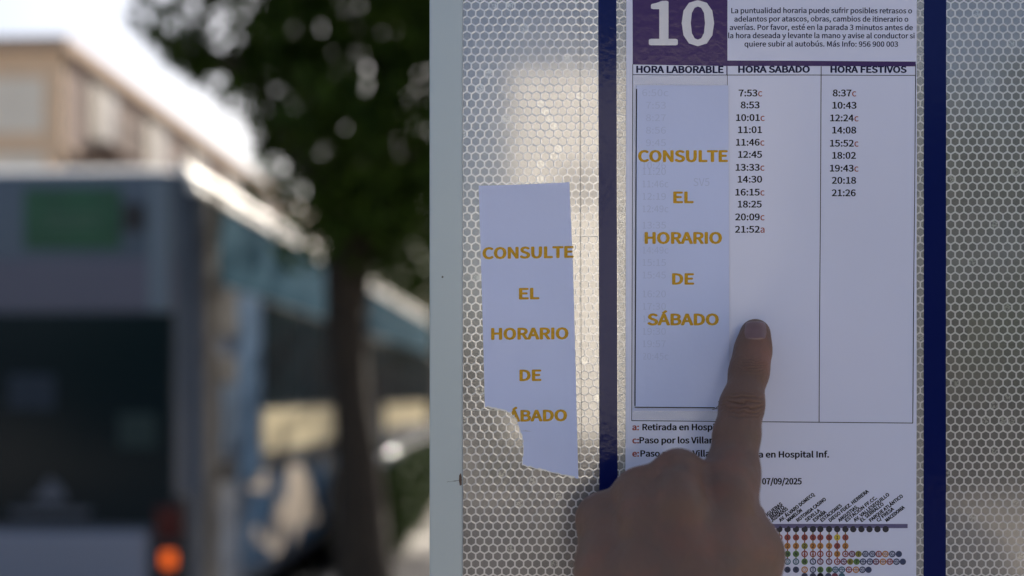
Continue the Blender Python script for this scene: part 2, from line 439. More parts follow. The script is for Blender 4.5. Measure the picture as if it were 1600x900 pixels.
for s, x, dx in stops:
    n = len(s) * 4.05
    text(s, x, x + n, 816, 5.8, M_ink, sheet, sheet_h, 'stop_name', bold=0.5, rot=R(38))
def disc(x, y, r, m, name='line_symbol', ring=None, dh=0.00004, n=16):
    vs, fs = [], []
    if ring:
        for rr_ in (r, r - ring):
            for k in range(n): vs.append(P(x + rr_ * math.cos(2 * math.pi * k / n), y + rr_ * math.sin(2 * math.pi * k / n), sheet_h(x, y) + dh))
        for k in range(n): fs.append((k, n + k, n + (k + 1) % n, (k + 1) % n))
    else:
        for k in range(n): vs.append(P(x + r * math.cos(2 * math.pi * k / n), y + r * math.sin(2 * math.pi * k / n), sheet_h(x, y) + dh))
        fs.append(tuple(range(n)))
    me = mesh_from(vs, fs); bm = bmesh.new(); bm.from_mesh(me); bm.normal_update()
    for fc in bm.faces:
        if fc.normal.y > 0: fc.normal_flip()
    bm.to_mesh(me); bm.free()
    return link(name, me, sheet, [m])
CM = {'r': mat('dot_red', (0.26, 0.05, 0.045)), 'o': mat('dot_orange', (0.42, 0.18, 0.04)), 'y': mat('dot_yellow', (0.55, 0.43, 0.05)), 'v': mat('dot_olive', (0.20, 0.19, 0.03)),
      'g': mat('dot_green', (0.08, 0.17, 0.05)), 'm': mat('dot_maroon', (0.14, 0.03, 0.07)), 'n': mat('dot_navy', (0.03, 0.045, 0.12)), 'b': mat('dot_blue', (0.04, 0.12, 0.19)), 'k': mat('dot_black', (0.015, 0.015, 0.03))}
colx = [1217.4, 1230.2, 1243.5, 1257, 1270, 1281.5, 1295.2, 1307.8, 1320.6, 1332.8, 1345.5, 1358, 1370.4, 1383.2]
for i, x in enumerate(colx): disc(x, 826.6, 5.0, CM['k'], 'stop_dot')
R1_, R2_, R3_ = 839.6, 853, 865.4
def sym(x, y, code, ch=None):
    """lower case = filled disc, upper case = ring with a character"""
    c = CM[code.lower()]
    if code.islower(): disc(x, y, 5.0, c)
    else: disc(x, y, 5.2, c, ring=1.9)
    if ch: text(ch, x - 1.9, x + 1.9, y + 2.7, 5.4, c if code.isupper() else CM['k'], sheet, lambda a, b_: sheet_h(a, b_) + 0.00003, 'symbol_character', bold=0.25)
rows = {839.6: 'Rrrrrrryr', 853: 'gooyoooro'.replace('y', 'v', 1), 865.4: 'ggg' + 'RRRRoR', 877.4: ' BBgNMMR', 890: ' nnONgg', 900: '   nnn'}
chr_ = {839.6: '111111111', 853: '222222222', 865.4: 'NNN444434', 877.4: ' 00N5554', 890: ' NN0088', 900: '   NNN'}
for yy, cs in rows.items():
    for i, cde in enumerate(cs):
        if cde != ' ': sym(colx[i], yy, cde, chr_[yy][i])
for i, x in enumerate(colx[:9]):
    stroke((x, 829), (x, 862 if i > 7 else 873), 1.9, sheet_h, CM['r'] if i % 2 else CM['v'], sheet, 'route_link', dh=0.00002)
chains = [(865.4, [(1331, 'M', '5'), (1341, 'v', '7'), (1351.7, 'N', '8'), (1362.4, 'N', '9'), (1372.5, 'R', '1'), (1382.8, 'O', 'O'), (1393.5, 'N', 'G'), (1403.8, 'n', None)], 1320),
          (877.4, [(1318, 'M', '5'), (1328, 'v', '6'), (1338, 'g', '7'), (1348, 'N', '8'), (1358.6, 'N', '9'), (1368.3, 'M', '1'), (1379, 'O', 'O'), (1389.6, 'R', 'H'), (1400, 'N', 'G'), (1410, 'n', None)], 1308),
          (890, [(1305, 'B', '8'), (1315, 'B', '9'), (1326, 'R', '1'), (1337, 'O', 'O'), (1347, 'N', 'G'), (1356.5, 'n', None)], 1295),
          (900, [(1281.5, 'n', None), (1294, 'n', None), (1304, 'm', None), (1315, 'b', None)], 1270)]
for yy, ch, xs in chains:
    stroke((xs, yy), (ch[-1][0], yy), 1.0, sheet_h, CM['n'], sheet, 'route_link', dh=0.00002)
    for x, c, s in ch: sym(x, yy, c, s)

# ------------------------------------------------------------------ paper strip stuck on the sheet
def strip2_h(x, y):
    e = max(0.0, (y - 560) / 80.0)
    return sheet_h(x, y) + 0.00045 + 0.0004 * e * e + 0.0003 * max(0, (1000 - x) / 8) * 0.3
s2 = thing('paper_notice', 'whole lavender paper notice with ochre words taped over the LABORABLE column', 'paper notice', P(1065, 640, 0.001), group=None)
out2 = [(994, 134.5)] + [(994 + 143 * i / 20, 134.4 + 0.3 * pnoise(Vector((i * .9, 0, 0)))) for i in range(1, 20)] + [(1137.4, 134)]
out2 += [(1137.6 + 1.4 * i / 20, 134 + 24.5 * i) for i in range(1, 20)] + [(1139, 618), (1133, 626), (1127, 629), (1124, 634.5), (1117, 636.8)]
out2 += [(1117 - 127 * i / 12, 636.4 - 0.0 * i) for i in range(1, 12)] + [(991.6, 635.8)]
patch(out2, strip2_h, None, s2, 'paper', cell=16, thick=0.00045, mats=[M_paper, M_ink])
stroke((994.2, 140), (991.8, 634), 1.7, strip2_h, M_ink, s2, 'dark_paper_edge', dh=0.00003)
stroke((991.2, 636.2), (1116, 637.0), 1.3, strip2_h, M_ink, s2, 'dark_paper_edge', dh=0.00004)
patch([(988.5, 637.4), (1119, 638), (1128, 633), (1131, 637), (1121, 642.2), (988.8, 641.6)], lambda x, y: sheet_h(x, y) + 0.0003, None, s2, 'folded_paper_edge', cell=30, thick=0.00025, mats=[M_paper, M_paper])
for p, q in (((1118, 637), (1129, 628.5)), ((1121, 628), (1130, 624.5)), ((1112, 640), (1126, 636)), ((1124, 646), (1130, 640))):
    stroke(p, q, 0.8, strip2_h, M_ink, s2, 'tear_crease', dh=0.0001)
for s, x0, x1, yb, cap in (('CONSULTE', 996.4, 1136.8, 253.8, 18.6), ('EL', 1051.4, 1083.4, 318, 18.2), ('HORARIO', 1006.8, 1127.5, 381.6, 18.6), ('DE', 1049.6, 1084, 445.2, 18.0), ('SÁBADO', 1011, 1122.6, 508.6, 18.4)):
    text(s, x0, x1, yb, cap, M_ochre, s2, strip2_h, 'printed_word', bold=1.35)
ghost = ['6:50c', '7:53', '8:27', '8:56', '9:45', '10:26', '11:20', '11:46c', '12:19', '12:49c', '13:35', '14:27c', '14:49c', '15:15', '15:45', '16:20', '17:30', '18:22', '19:30', '19:57', '20:45c', '']
for i, s in enumerate(ghost):
    yb = 151 + i * 23.4 * 0.98 if i > 4 else 151 + i * 19.3
    yb = 151 + i * 19.45 + (i > 4) * 6 + (i > 9) * 6 + (i > 14) * 10
    if not s: continue
    if s == '10:26': yb = 264
    if yb < 612: text(s, 1003 if len(s) > 4 else 1009, 1044 if s[-1] == 'c' else 1040, yb, 10.4, M_ghost, s2, lambda x, y: strip2_h(x, y) - 0.00001, 'faint_show_through_time', label='faint time showing through the paper')
text('SV5', 1083, 1108, 291, 12, M_ghost, s2, lambda x, y: strip2_h(x, y) - 0.00001, 'faint_show_through_text')

# glossy tape patches above and below the notice
M_tape = mat('clear_tape', (0.8, 0.8, 0.8), rough=0.12, bump=1.0, bscale=260, bdist=0.001)
t, b = nodes(M_tape); b.inputs['Alpha'].default_value = 0.22
patch([(990, 119), (1134.5, 119), (1134.5, 133), (990, 133)], lambda x, y: sheet_h(x, y) + 0.00012, M_tape, s2, 'clear_tape', cell=8)
patch([(988.5, 643), (1121, 643), (1119, 656), (988.5, 656)], lambda x, y: sheet_h(x, y) + 0.00012, M_tape, s2, 'clear_tape', cell=8)

# ------------------------------------------------------------------ torn paper strip on the film
def strip1_h(x, y):
    e = max(0.0, (x - 868) / 35.0); e2 = max(0.0, (y - 640) / 110.0); e3 = max(0.0, 1 - (y - 286) / 60.0) * max(0, (x - 800) / 100)
    return 0.00045 + 0.0010 * e * e * (0.35 + 0.65 * max(0, (y - 400) / 350)) + 0.0006 * e2 * e2 + 0.0005 * e3 + 0.0002 * math.sin(y * 0.03)
s1 = thing('torn_paper_notice', 'torn lavender paper notice with a ripped lower left corner stuck on honeycomb film', 'paper notice', P(825, 745, 0.001), group=None)
def jag(p, q, n, amp, seed):
    r_ = random.Random(seed); o = []
    for i in range(n):
        t_ = i / n
        o.append((p[0] + (q[0] - p[0]) * t_ + (r_.uniform(-amp, amp) if i else 0), p[1] + (q[1] - p[1]) * t_ + (r_.uniform(-amp, amp) if i else 0)))
    return o
out1 = [(748, 290.5)] + [(748 + 141.5 * i / 14, 290.5 - 5 * (i / 14) ** 1.3) for i in range(1, 14)] + [(889.5, 285)]
out1 += [(889.5 + 5.0 * (i / 8), 285 + 115 * i / 8) for i in range(1, 8)] + [(894.6, 400)] + [(894.6 + 8.6 * ((i / 14) ** .9), 400 + 347.5 * i / 14) for i in range(1, 14)] + [(903.4, 747.5)]
tear = jag((903.4, 747.5), (860, 738), 14, .5, 1) + jag((860, 738), (815.5, 727), 16, .7, 2) + jag((815.5, 727), (817.5, 700), 12, .9, 3) + jag((817.5, 700), (816, 683), 8, 1.1, 4)
tear += jag((816, 683), (811.5, 672), 6, .8, 5) + jag((811.5, 672), (807.5, 658), 6, .7, 6) + jag((807.5, 658), (798, 646), 7, .6, 7) + jag((798, 646), (782, 640.5), 8, .5, 8) + jag((782, 640.5), (757.5, 636), 10, .5, 9)
out1 += tear[1:] + [(757.5, 636)] + [(757.5 - 9.5 * (1 - ((12 - i) / 12)) ** 1.1, 636 - 345.5 * i / 12) for i in range(1, 12)]
patch(out1, strip1_h, None, s1, 'paper', cell=11, thick=0.00012, mats=[M_paper, M_paperedge])
# raw white fibres along the tear
fr = []
r_ = random.Random(5)
inner = [(x - 0 + (1.2 + r_.random() * 1.4) * (0.6 if x > 815 else 0.5), y - (0.9 + r_.random() * 1.6)) for x, y in tear[2:]]
fv, ff = [], []
for (a, b_) in zip(tear[2:], inner):
    fv += [P(*a, strip1_h(*a) + 0.00006), P(*b_, strip1_h(*b_) + 0.00005)]
for i in range(len(inner) - 1): ff.append((2 * i, 2 * i + 1, 2 * i + 3, 2 * i + 2))
link('torn_fibre_edge', mesh_from(fv, ff), s1, [M_paperedge])
for s, x0, x1, yb, yb1, cap, sp in (('CONSULTE', 753.8, 896.2, 405.2, 403.0, 18.6, 1), ('EL', 810.8, 842.8, 468.2, 467.8, 18, 1), ('HORARIO', 767.3, 888.2, 531.2, 530.2, 18.6, 1), ('DE', 811.6, 845.9, 595.6, 595.3, 18, 1)):
    text(s, x0, x1, yb, cap, M_ochre, s1, strip1_h, 'printed_word', bold=1.35, yb1=yb1)
text('ÁBADO', 793.6, 886, 659.0, 18.2, M_ochre, s1, strip1_h, 'printed_word', bold=1.35, yb1=658, clip=[((797.5, 644.5), (809.5, 660))], label='torn ochre word with its first letter ripped away')
patch([(812, 673.2), (822, 672.6), (831, 674.2), (821, 673.8)], strip1_h, mat('crease_grey', (0.4, 0.41, 0.5), rough=0.9), s1, 'paper_crease', dh=0.00004)

# ------------------------------------------------------------------ organic surfaces: smooth union of tapered limbs, polygonised
def sd_field(X, prims, k):
    """X (n,3); prims: (a, b, ra, rb[, k]) ; returns smooth-min distance"""
    d = np.full(len(X), 1.0)
    for pr in prims:
        a, b_, ra, rb = np.array(pr[0]), np.array(pr[1]), pr[2], pr[3]
        kk = pr[4] if len(pr) > 4 else k
        ab = b_ - a; L = float(ab @ ab) + 1e-12
        t_ = np.clip(((X - a) @ ab) / L, 0, 1)
        q = X - a - t_[:, None] * ab
        if len(pr) > 5:          # flatten: scale distance along an axis
            ax, s = np.array(pr[5]), pr[6]
            comp = q @ ax
            q = q + (comp * (s - 1))[:, None] * ax
        e = np.sqrt((q * q).sum(1)) - (ra + (rb - ra) * t_)
        h_ = np.clip(0.5 + 0.5 * (d - e) / kk, 0, 1)
        d = d * (1 - h_) + e * h_ - kk * h_ * (1 - h_)
    return d
def surface_nets(field, lo, hi, step):
    lo = np.array(lo); n = np.ceil((np.array(hi) - lo) / step).astype(int) + 1
    g = np.stack(np.meshgrid(*[np.arange(k) for k in n], indexing='ij'), -1).reshape(-1, 3) * step + lo
    V = np.empty(len(g))
    for i in range(0, len(g), 400000): V[i:i + 400000] = field(g[i:i + 400000])
    V = V.reshape(n)
    s = V < 0
    cnt = np.zeros(n - 1); acc = np.zeros((*(n - 1), 3))
    base = np.stack(np.meshgrid(*[np.arange(k - 1) for k in n], indexing='ij'), -1).astype(float)
    def sl(o): return tuple(slice(o[i], n[i] - 1 + o[i]) for i in range(3))
    cor = [(a, b_, c) for a in (0, 1) for b_ in (0, 1) for c in (0, 1)]
    for o in cor:
        for ax in range(3):
            if o[ax]: continue
            o2 = list(o); o2[ax] = 1
            v0, v1 = V[sl(o)], V[sl(o2)]
            cr = (v0 < 0) != (v1 < 0)
            t_ = np.where(cr, v0 / np.where(cr, v0 - v1, 1), 0)
            cnt += cr
            for c in range(3): acc[..., c] += np.where(cr, base[..., c] + o[c] + (t_ if c == ax else 0), 0)
    m = cnt > 0
    idx = -np.ones(n - 1, int); idx[m] = np.arange(m.sum())
    verts = acc[m] / cnt[m][:, None] * step + lo
    faces = []
    for ax in range(3):
        b1, b2 = (ax + 1) % 3, (ax + 2) % 3
        A = np.moveaxis(s, (ax, b1, b2), (0, 1, 2)); I = np.moveaxis(idx, (ax, b1, b2), (0, 1, 2))
        c = A[:-1, 1:-1, 1:-1] != A[1:, 1:-1, 1:-1]
        flip = A[:-1, 1:-1, 1:-1][c]
        i, j, k_ = np.nonzero(c)
        q = np.stack([I[i, j, k_], I[i, j + 1, k_], I[i, j + 1, k_ + 1], I[i, j, k_ + 1]], 1)
        q[~flip] = q[~flip][:, ::-1]
        faces.append(q)
    faces = np.concatenate(faces)
    faces = faces[(faces >= 0).all(1)]
    me = bpy.data.meshes.new('surface')
    me.from_pydata(verts.tolist(), [], faces.tolist()); me.update()
    return me

# ------------------------------------------------------------------ the person whose hand points at the timetable
def Hn(px, py, h): return W(px, py, D - h)
def rr2(px, h): return px / F * (D - h)
person = thing('person', 'person in a dark shirt pointing with the left index finger at the Saturday column', 'person', (0.40, -0.78, 0.0))
Q = []
def seg(a, b_, ra, rb, k=0.006, *fl):
    Q.append((tuple(Hn(*a)), tuple(Hn(*b_)), rr2(ra, a[2]), rr2(rb, b_[2]), k, *fl))
# index finger, tip to knuckle
seg((1179.5, 521, .0105), (1176, 548, .0125), 22.2, 25.0)
seg((1176, 548, .0125), (1170.5, 580, .0175), 25.0, 27.2)
seg((1170.5, 580, .0175), (1159, 634, .0270), 27.2, 31.0)
seg((1159, 634, .0270), (1151, 680, .034), 31.0, 33.0)
seg((1151, 680, .034), (1143, 742, .0440), 33.0, 37.0)
# nail-side flattening / pad bulge towards the sheet
seg((1181, 524, .0085), (1178, 552, .0105), 18.5, 21.5, .004)
# metacarpals and knuckles
seg((1143, 742, .044), (1136, 870, .066), 37, 47, .010)
seg((1136, 870, .066), (1110, 1040, .092), 47, 52, .016)
seg((1060, 741, .054), (1066, 880, .074), 36.5, 46, .012)
seg((1066, 880, .074), (1080, 1050, .098), 46, 52, .016)
seg((1000, 772, .050), (1012, 900, .070), 38.0, 42, .012)
seg((1012, 900, .070), (1050, 1050, .094), 42, 50, .016)
seg((942, 812, .042), (954, 900, .058), 38.5, 44, .012)
seg((952, 900, .058), (1000, 1050, .084), 42, 52, .016)
# knuckle heads and tendon lines on the back of the hand
seg((1141, 748, .056), (1138, 775, .062), 27, 26, .010)
seg((1062, 757, .068), (1064, 785, .075), 25, 25, .009)
seg((1003, 792, .062), (1007, 815, .067), 24, 24, .009)
seg((950, 826, .053), (955, 850, .058), 23, 23, .009)
seg((1064, 785, .073), (1078, 960, .096), 19, 20, .012)
seg((1007, 815, .067), (1050, 980, .093), 17, 18, .012)
seg((1138, 775, .062), (1110, 960, .094), 20, 22, .012)
# folded fingers, reaching to the panel and curling back under the palm
seg((1060, 741, .054), (1057, 748, .026), 35.0, 29, .006)
seg((1055, 742, .026), (1055, 815, .014), 29.5, 26, .004)
seg((1055, 815, .014), (1058, 850, .038), 26, 22, .004)
seg((1000, 773, .050), (995, 778, .024), 36.0, 29, .007)
seg((992, 776, .024), (990, 842, .013), 28.5, 25, .003)
seg((990, 842, .013), (996, 870, .036), 25, 21, .003)
seg((942, 812, .042), (934, 822, .022), 37.0, 26, .007)
seg((930, 815, .022), (932, 866, .012), 25.5, 22, .003)
seg((932, 866, .012), (940, 890, .030), 22, 19, .003)
# thumb: base bulge on the right, tip folded over the fingers
seg((1126, 1020, .078), (1172, 868, .052), 57, 38, .018)
seg((1172, 868, .052), (1154, 812, .034), 36, 29, .016)
seg((1168, 812, .032), (1112, 800, .016), 29, 25, .004)
# palm filling and wrist
seg((1090, 850, .055), (1060, 1000, .075), 60, 66, .014)
seg((1075, 1040, .094), (1085, 1230, .125), 78, 68, .02)
seg((1050, 1040, .090), (1065, 1230, .122), 70, 62, .02)
def hand_field(X): return sd_field(X, Q, 0.006)
lo = np.min([np.minimum(q[0], q[1]) - max(q[2], q[3]) - .004 for q in Q], 0); hi = np.max([np.maximum(q[0], q[1]) + max(q[2], q[3]) + .004 for q in Q], 0)
hi[1] = min(hi[1], -0.0003)
hm = surface_nets(lambda X: np.maximum(hand_field(X), X[:, 1] + 0.0010), lo, (hi[0], 0.002, hi[2]), 0.00105)
M_skin = mat('skin', (0.36, 0.21, 0.16), rough=0.52, spec=0.4)
t, b = nodes(M_skin)
b.inputs['Subsurface Weight'].default_value = 0.25; b.inputs['Subsurface Radius'].default_value = (0.006, 0.0025, 0.0015); b.inputs['Subsurface Scale'].default_value = 1.0
tc = t.nodes.new('ShaderNodeTexCoord'); ob = tc.outputs['Object']
def tnoise(scale, detail=4, st=None):
    n = t.nodes.new('ShaderNodeTexNoise'); n.inputs['Scale'].default_value = scale; n.inputs['Detail'].default_value = detail
    if st:
        mp = t.nodes.new('ShaderNodeMapping'); mp.inputs['Scale'].default_value = st; t.links.new(ob, mp.inputs[0]); t.links.new(mp.outputs[0], n.inputs['Vector'])
    else: t.links.new(ob, n.inputs['Vector'])
    return n.outputs['Fac']
def vdist(p, sc=(1, 1, 1)):
    mp = t.nodes.new('ShaderNodeVectorMath'); mp.operation = 'SUBTRACT'; t.links.new(ob, mp.inputs[0]); mp.inputs[1].default_value = p
    m2 = t.nodes.new('ShaderNodeVectorMath'); m2.operation = 'MULTIPLY'; t.links.new(mp.outputs[0], m2.inputs[0]); m2.inputs[1].default_value = sc
    l = t.nodes.new('ShaderNodeVectorMath'); l.operation = 'LENGTH'; t.links.new(m2.outputs[0], l.inputs[0])
    return l.outputs['Value'], m2.outputs[0]
def math2(op, a, b_=None, clamp=False):
    n = t.nodes.new('ShaderNodeMath'); n.operation = op; n.use_clamp = clamp
    for i, v in enumerate((a, b_)):
        if v is None: continue
        if isinstance(v, (int, float)): n.inputs[i].default_value = v
        else: t.links.new(v, n.inputs[i])
    return n.outputs[0]
def mixc2(fac, c1, c2):
    n = t.nodes.new('ShaderNodeMix'); n.data_type = 'RGBA'; t.links.new(fac, n.inputs[0])
    for i, v in ((6, c1), (7, c2)):
        if isinstance(v, tuple): n.inputs[i].default_value = (*v, 1)
        else: t.links.new(v, n.inputs[i])
    return n.outputs[2]
big = tnoise(38, 5); fine = tnoise(1500, 3); mid = tnoise(420, 4)
c = mixc2(big, (0.112, 0.060, 0.042), (0.19, 0.108, 0.076))
c = mixc2(math2('MULTIPLY', mid, 0.35), c, (0.12, 0.07, 0.055))
hue = tnoise(75, 4); c = mixc2(math2('MULTIPLY', math2('SUBTRACT', hue, 0.48, True), 2.2, True), c, (0.205, 0.085, 0.055))
hue2 = tnoise(55, 3, (1.3, 1, 1.2)); c = mixc2(math2('MULTIPLY', math2('SUBTRACT', hue2, 0.52, True), 2.0, True), c, (0.105, 0.078, 0.06))
vo = t.nodes.new('ShaderNodeTexVoronoi'); vo.inputs['Scale'].default_value = 620; t.links.new(ob, vo.inputs['Vector'])
hgt = math2('ADD', math2('MULTIPLY', fine, 0.10), math2('ADD', math2('MULTIPLY', mid, 0.22), math2('ADD', math2('MULTIPLY', vo.outputs['Distance'], 0.25), math2('MULTIPLY', tnoise(90, 3), 2.6))))
# transverse creases over the two finger joints
folds = None
for (pp, spread, wl, amp) in ((Hn(1166, 634, .040), .0085, 1450, 1.0), (Hn(1177, 574, .024), .0055, 2100, .5)):
    dist, vec = vdist(pp, (0.62, 0.5, 1.0))
    msk = math2('POWER', math2('SUBTRACT', 1.0, math2('DIVIDE', dist, spread), True), 0.8)
    sep = t.nodes.new('ShaderNodeSeparateXYZ'); t.links.new(vec, sep.inputs[0])
    ph = math2('ADD', math2('MULTIPLY', math2('SUBTRACT', sep.outputs['Z'], math2('MULTIPLY', math2('MULTIPLY', sep.outputs['X'], sep.outputs['X']), 28.0)), wl), math2('MULTIPLY', tnoise(170, 3), 9.0))
    wv = math2('POWER', math2('ABSOLUTE', math2('SINE', ph)), 0.55)
    f_ = math2('MULTIPLY', math2('MULTIPLY', math2('SUBTRACT', 1.0, wv), msk), amp)
    folds = f_ if folds is None else math2('ADD', folds, f_)
    c = mixc2(math2('MULTIPLY', msk, 0.45 * amp), c, (0.185, 0.09, 0.065))
hgt = math2('SUBTRACT', hgt, math2('MULTIPLY', folds, 2.4))
c = mixc2(math2('MULTIPLY', folds, 0.7, True), c, (0.07, 0.035, 0.025))
# redder finger tip
dist, _v2 = vdist(Hn(1190, 560, .02)); c = mixc2(math2('MULTIPLY', math2('SUBTRACT', 1.0, math2('DIVIDE', dist, .012), True), 0.6), c, (0.28, 0.12, 0.085))
t.links.new(c, b.inputs['Base Color'])
bp = t.nodes.new('ShaderNodeBump'); bp.inputs['Strength'].default_value = 0.9; bp.inputs['Distance'].default_value = 0.0006
t.links.new(hgt, bp.inputs['Height']); t.links.new(bp.outputs[0], b.inputs['Normal'])
hand = link('hand', hm, person, [M_skin], True)

# fingernail: patch marched onto the back of the finger tip
M_nail = mat('nail', (0.16, 0.085, 0.085), rough=0.30, spec=0.5, coat=0.3, noise=0.10, nscale=260)
def march(px, py):
    o = np.array((0.0, -D, CAMZ)); dv = np.array(W(px, py, 1.0)) - o; dv /= np.linalg.norm(dv)
    tt = 0.36
    for _ in range(40):
        e = hand_field((o + dv * tt)[None])[0]
        if e < 1e-5: break
        tt += e * 0.9
        if tt > .52: return None
    return o + dv * tt
nc = (1180.5, 516.0)
NU, NV = 17, 17
rings = []
for iv in range(NV):
    row = []
    for iu in range(NU):
        u, v_ = iu / (NU - 1) * 2 - 1, iv / (NV - 1) * 2 - 1
        # square to super-ellipse
        uu = u * math.sqrt(1 - v_ * v_ * 0.36); vv = v_ * math.sqrt(1 - u * u * 0.36)
        px = nc[0] + uu * 19.5 * (1.0 if v_ > 0 else 0.98); py = nc[1] + vv * 16.5 + 0.5
        p = march(px, py)
        if p is None: p = march(nc[0] + uu * 16, nc[1] + vv * 12)
        ed = max(abs(u), abs(v_))
        lift = 0.00034 * (1 - ed ** 6) - 0.00045 * ed ** 10 - (0.00018 if ed > .9 else 0)
        pp = Vector(p)
        g = np.array([hand_field(np.array([p + np.eye(3)[c_] * 2e-4, p - np.eye(3)[c_] * 2e-4])) for c_ in range(3)])
        nrm = Vector((g[:, 0] - g[:, 1]).tolist()).normalized()
        row.append(pp + nrm * lift)
    rings.append(row)
vs = [p for r_ in rings for p in r_]
fs = [(i * NU + j, i * NU + j + 1, (i + 1) * NU + j + 1, (i + 1) * NU + j) for i in range(NV - 1) for j in range(NU - 1)]
nm = mesh_from(vs, fs); 
t, b = nodes(M_nail)
nail = link('fingernail', nm, hand, [M_nail], True)
M_cut = mat('cuticle', (0.24, 0.155, 0.14), rough=0.4, spec=0.5)
lv = [p + Vector((0, -0.00016, 0)) for j in range(3, NU - 3) for p in (rings[NV - 3][j], rings[NV - 1][j])]
link('cuticle', mesh_from(lv, [(2 * j, 2 * j + 1, 2 * j + 3, 2 * j + 2) for j in range(NU - 7)]), hand, [M_cut], True)

# sleeve and body, standing behind and to the right of the lens
M_shirt = mat('dark_shirt', (0.03, 0.033, 0.04), rough=0.9, spec=0.2, bump=0.5, bscale=300, bdist=0.001)
M_jeans = mat('denim', (0.045, 0.06, 0.10), rough=0.9, spec=0.2, bump=0.4, bscale=400, bdist=0.001)
wr = Hn(1076, 1200, .12)
elb = Vector((0.16, -0.42, 1.20)); shl = Vector((0.215, -0.80, 1.38))
body = [((.40, -.80, 1.00), (.40, -.79, 1.32), .15, .165, .05), ((.25, -.80, 1.375), (.55, -.80, 1.375), .075, .075, .06), ((.40, -.80, .98), (.40, -.80, .90), .16, .15, .05),
        (tuple(shl), tuple(elb), .058, .046, .03), (tuple(elb), tuple(wr), .046, .0345, .02),
        ((.585, -.80, 1.38), (.63, -.79, 1.10), .058, .047, .03), ((.63, -.79, 1.10), (.60, -.64, .88), .045, .034, .02)]
bf = lambda X: np.maximum(sd_field(X, body, .03), -((X[:, 2] - 1.49) < 0) * 1.0 + 0 * X[:, 0]) if False else sd_field(X, body, .03)
link('shirt', surface_nets(bf, (.0, -1.02, .76), (.72, -.08, 1.56), .0105), person, [M_shirt], True)
legs = [((.33, -.80, .90), (.32, -.79, .50), .095, .062, .04), ((.32, -.79, .50), (.31, -.81, .08), .06, .042, .03), ((.47, -.80, .90), (.48, -.79, .50), .095, .062, .04), ((.48, -.79, .50), (.49, -.81, .08), .06, .042, .03), ((.36, -.8, .92), (.44, -.8, .92), .12, .12, .05)]
link('trousers', surface_nets(lambda X: sd_field(X, legs, .03), (.18, -.98, .02), (.62, -.62, 1.08), .0105), person, [M_jeans], True)
hd = [((.40, -.815, 1.47), (.40, -.81, 1.54), .055, .052, .02), ((.40, -.81, 1.655), (.40, -.80, 1.66), .082, .082, .03), ((.40, -.775, 1.60), (.40, -.77, 1.575), .058, .040, .03), ((.40, -.72, 1.635), (.40, -.708, 1.612), .008, .013, .012),
      ((.322, -.80, 1.64), (.320, -.80, 1.61), .014, .010, .006), ((.478, -.80, 1.64), (.480, -.80, 1.61), .014, .010, .006), ((.385, -.728, 1.578), (.415, -.728, 1.578), .007, .007, .006)]
link('head', surface_nets(lambda X: sd_field(X, hd, .02), (.28, -.93, 1.40), (.52, -.68, 1.78), .004), person, [M_skin], True)
M_hair = mat('dark_hair', (0.02, 0.013, 0.01), rough=0.6, bump=0.9, bscale=300, bdist=0.004, stretch=(1, 1, .2))
hr = [((.40, -.83, 1.67), (.40, -.81, 1.685), .088, .088, .03), ((.345, -.83, 1.64), (.345, -.85, 1.60), .045, .04, .02), ((.455, -.83, 1.64), (.455, -.85, 1.60), .045, .04, .02)]
link('hair', surface_nets(lambda X: np.maximum(sd_field(X, hr, .02), (X[:, 1] + .735) * .8 + (1.70 - X[:, 2]) * .6), (.28, -.96, 1.52), (.52, -.69, 1.80), .005), person, [M_hair], True)
for sx in (-1, 1):
    bm = bmesh.new(); bmesh.ops.create_uvsphere(bm, u_segments=12, v_segments=8, radius=.0115)
    for v in bm.verts: v.co += Vector((.40 + sx * .031, -.7285, 1.642))
    link('eye', bm_mesh(bm), person, [mat('eye_white', (.7, .68, .65), rough=.2)], True)
    sh = [((.40 + sx * .09, -.83, .045), (.40 + sx * .10, -.66, .04), .045, .042, .02)]
    link('shoe', surface_nets(lambda X: np.maximum(sd_field(X, sh, .02), .002 - X[:, 2]), (.40 + sx * .095 - .07, -.90, -.01), (.40 + sx * .095 + .07, -.60, .12), .006), person, [mat('black_leather', (.015, .015, .016), rough=.4)], True)
rh = [((.60, -.64, .88), (.595, -.60, .83), .026, .032, .015)] + [((.585 + i * .012, -.585, .80), (.582 + i * .012, -.575, .755 + abs(i - 1.5) * .004), .009, .0075, .004) for i in range(4)] + [((.575, -.60, .84), (.562, -.57, .80), .011, .009, .006)]
link('hand', surface_nets(lambda X: sd_field(X, rh, .01), (.52, -.68, .73), (.67, -.54, .93), .003), person, [M_skin], True)

# ------------------------------------------------------------------ bus
bus_ang = -math.atan(70 / F)
bx = (300 - 800) / F * 6.17
bus = thing('city_bus', 'dark blue and white city bus standing at the kerb with its orange rear lamp lit', 'bus', (bx, 6.17 - D, -0.13), bus_ang)
ZG = 0.13     # heights below are above camera ground; local z adds this
M_busblue = mat('bus_slate_blue', (0.055, 0.075, 0.115), rough=0.3, coat=0.5, noise=0.1, nscale=1.5)
M_busteal = mat('bus_teal', (0.003, 0.042, 0.075), rough=0.85, spec=.06)
M_busbright = mat('bus_bright_blue', (0.025, 0.065, 0.13), rough=0.55, spec=.2)
M_buswhite = mat('bus_white', (0.70, 0.68, 0.62), rough=0.35, coat=0.5, noise=0.04, nscale=3)
M_buscream = mat('bus_cream', (0.60, 0.52, 0.34), rough=0.4, coat=0.3)
M_glass = mat('dark_bus_glass', (0.006, 0.014, 0.019), rough=0.15, spec=0.18)
M_rubber = mat('tyre_rubber', (0.02, 0.02, 0.02), rough=0.85)
M_dark = mat('black_plastic', (0.015, 0.015, 0.017), rough=0.6)
LB, WB = 12.0, 2.52
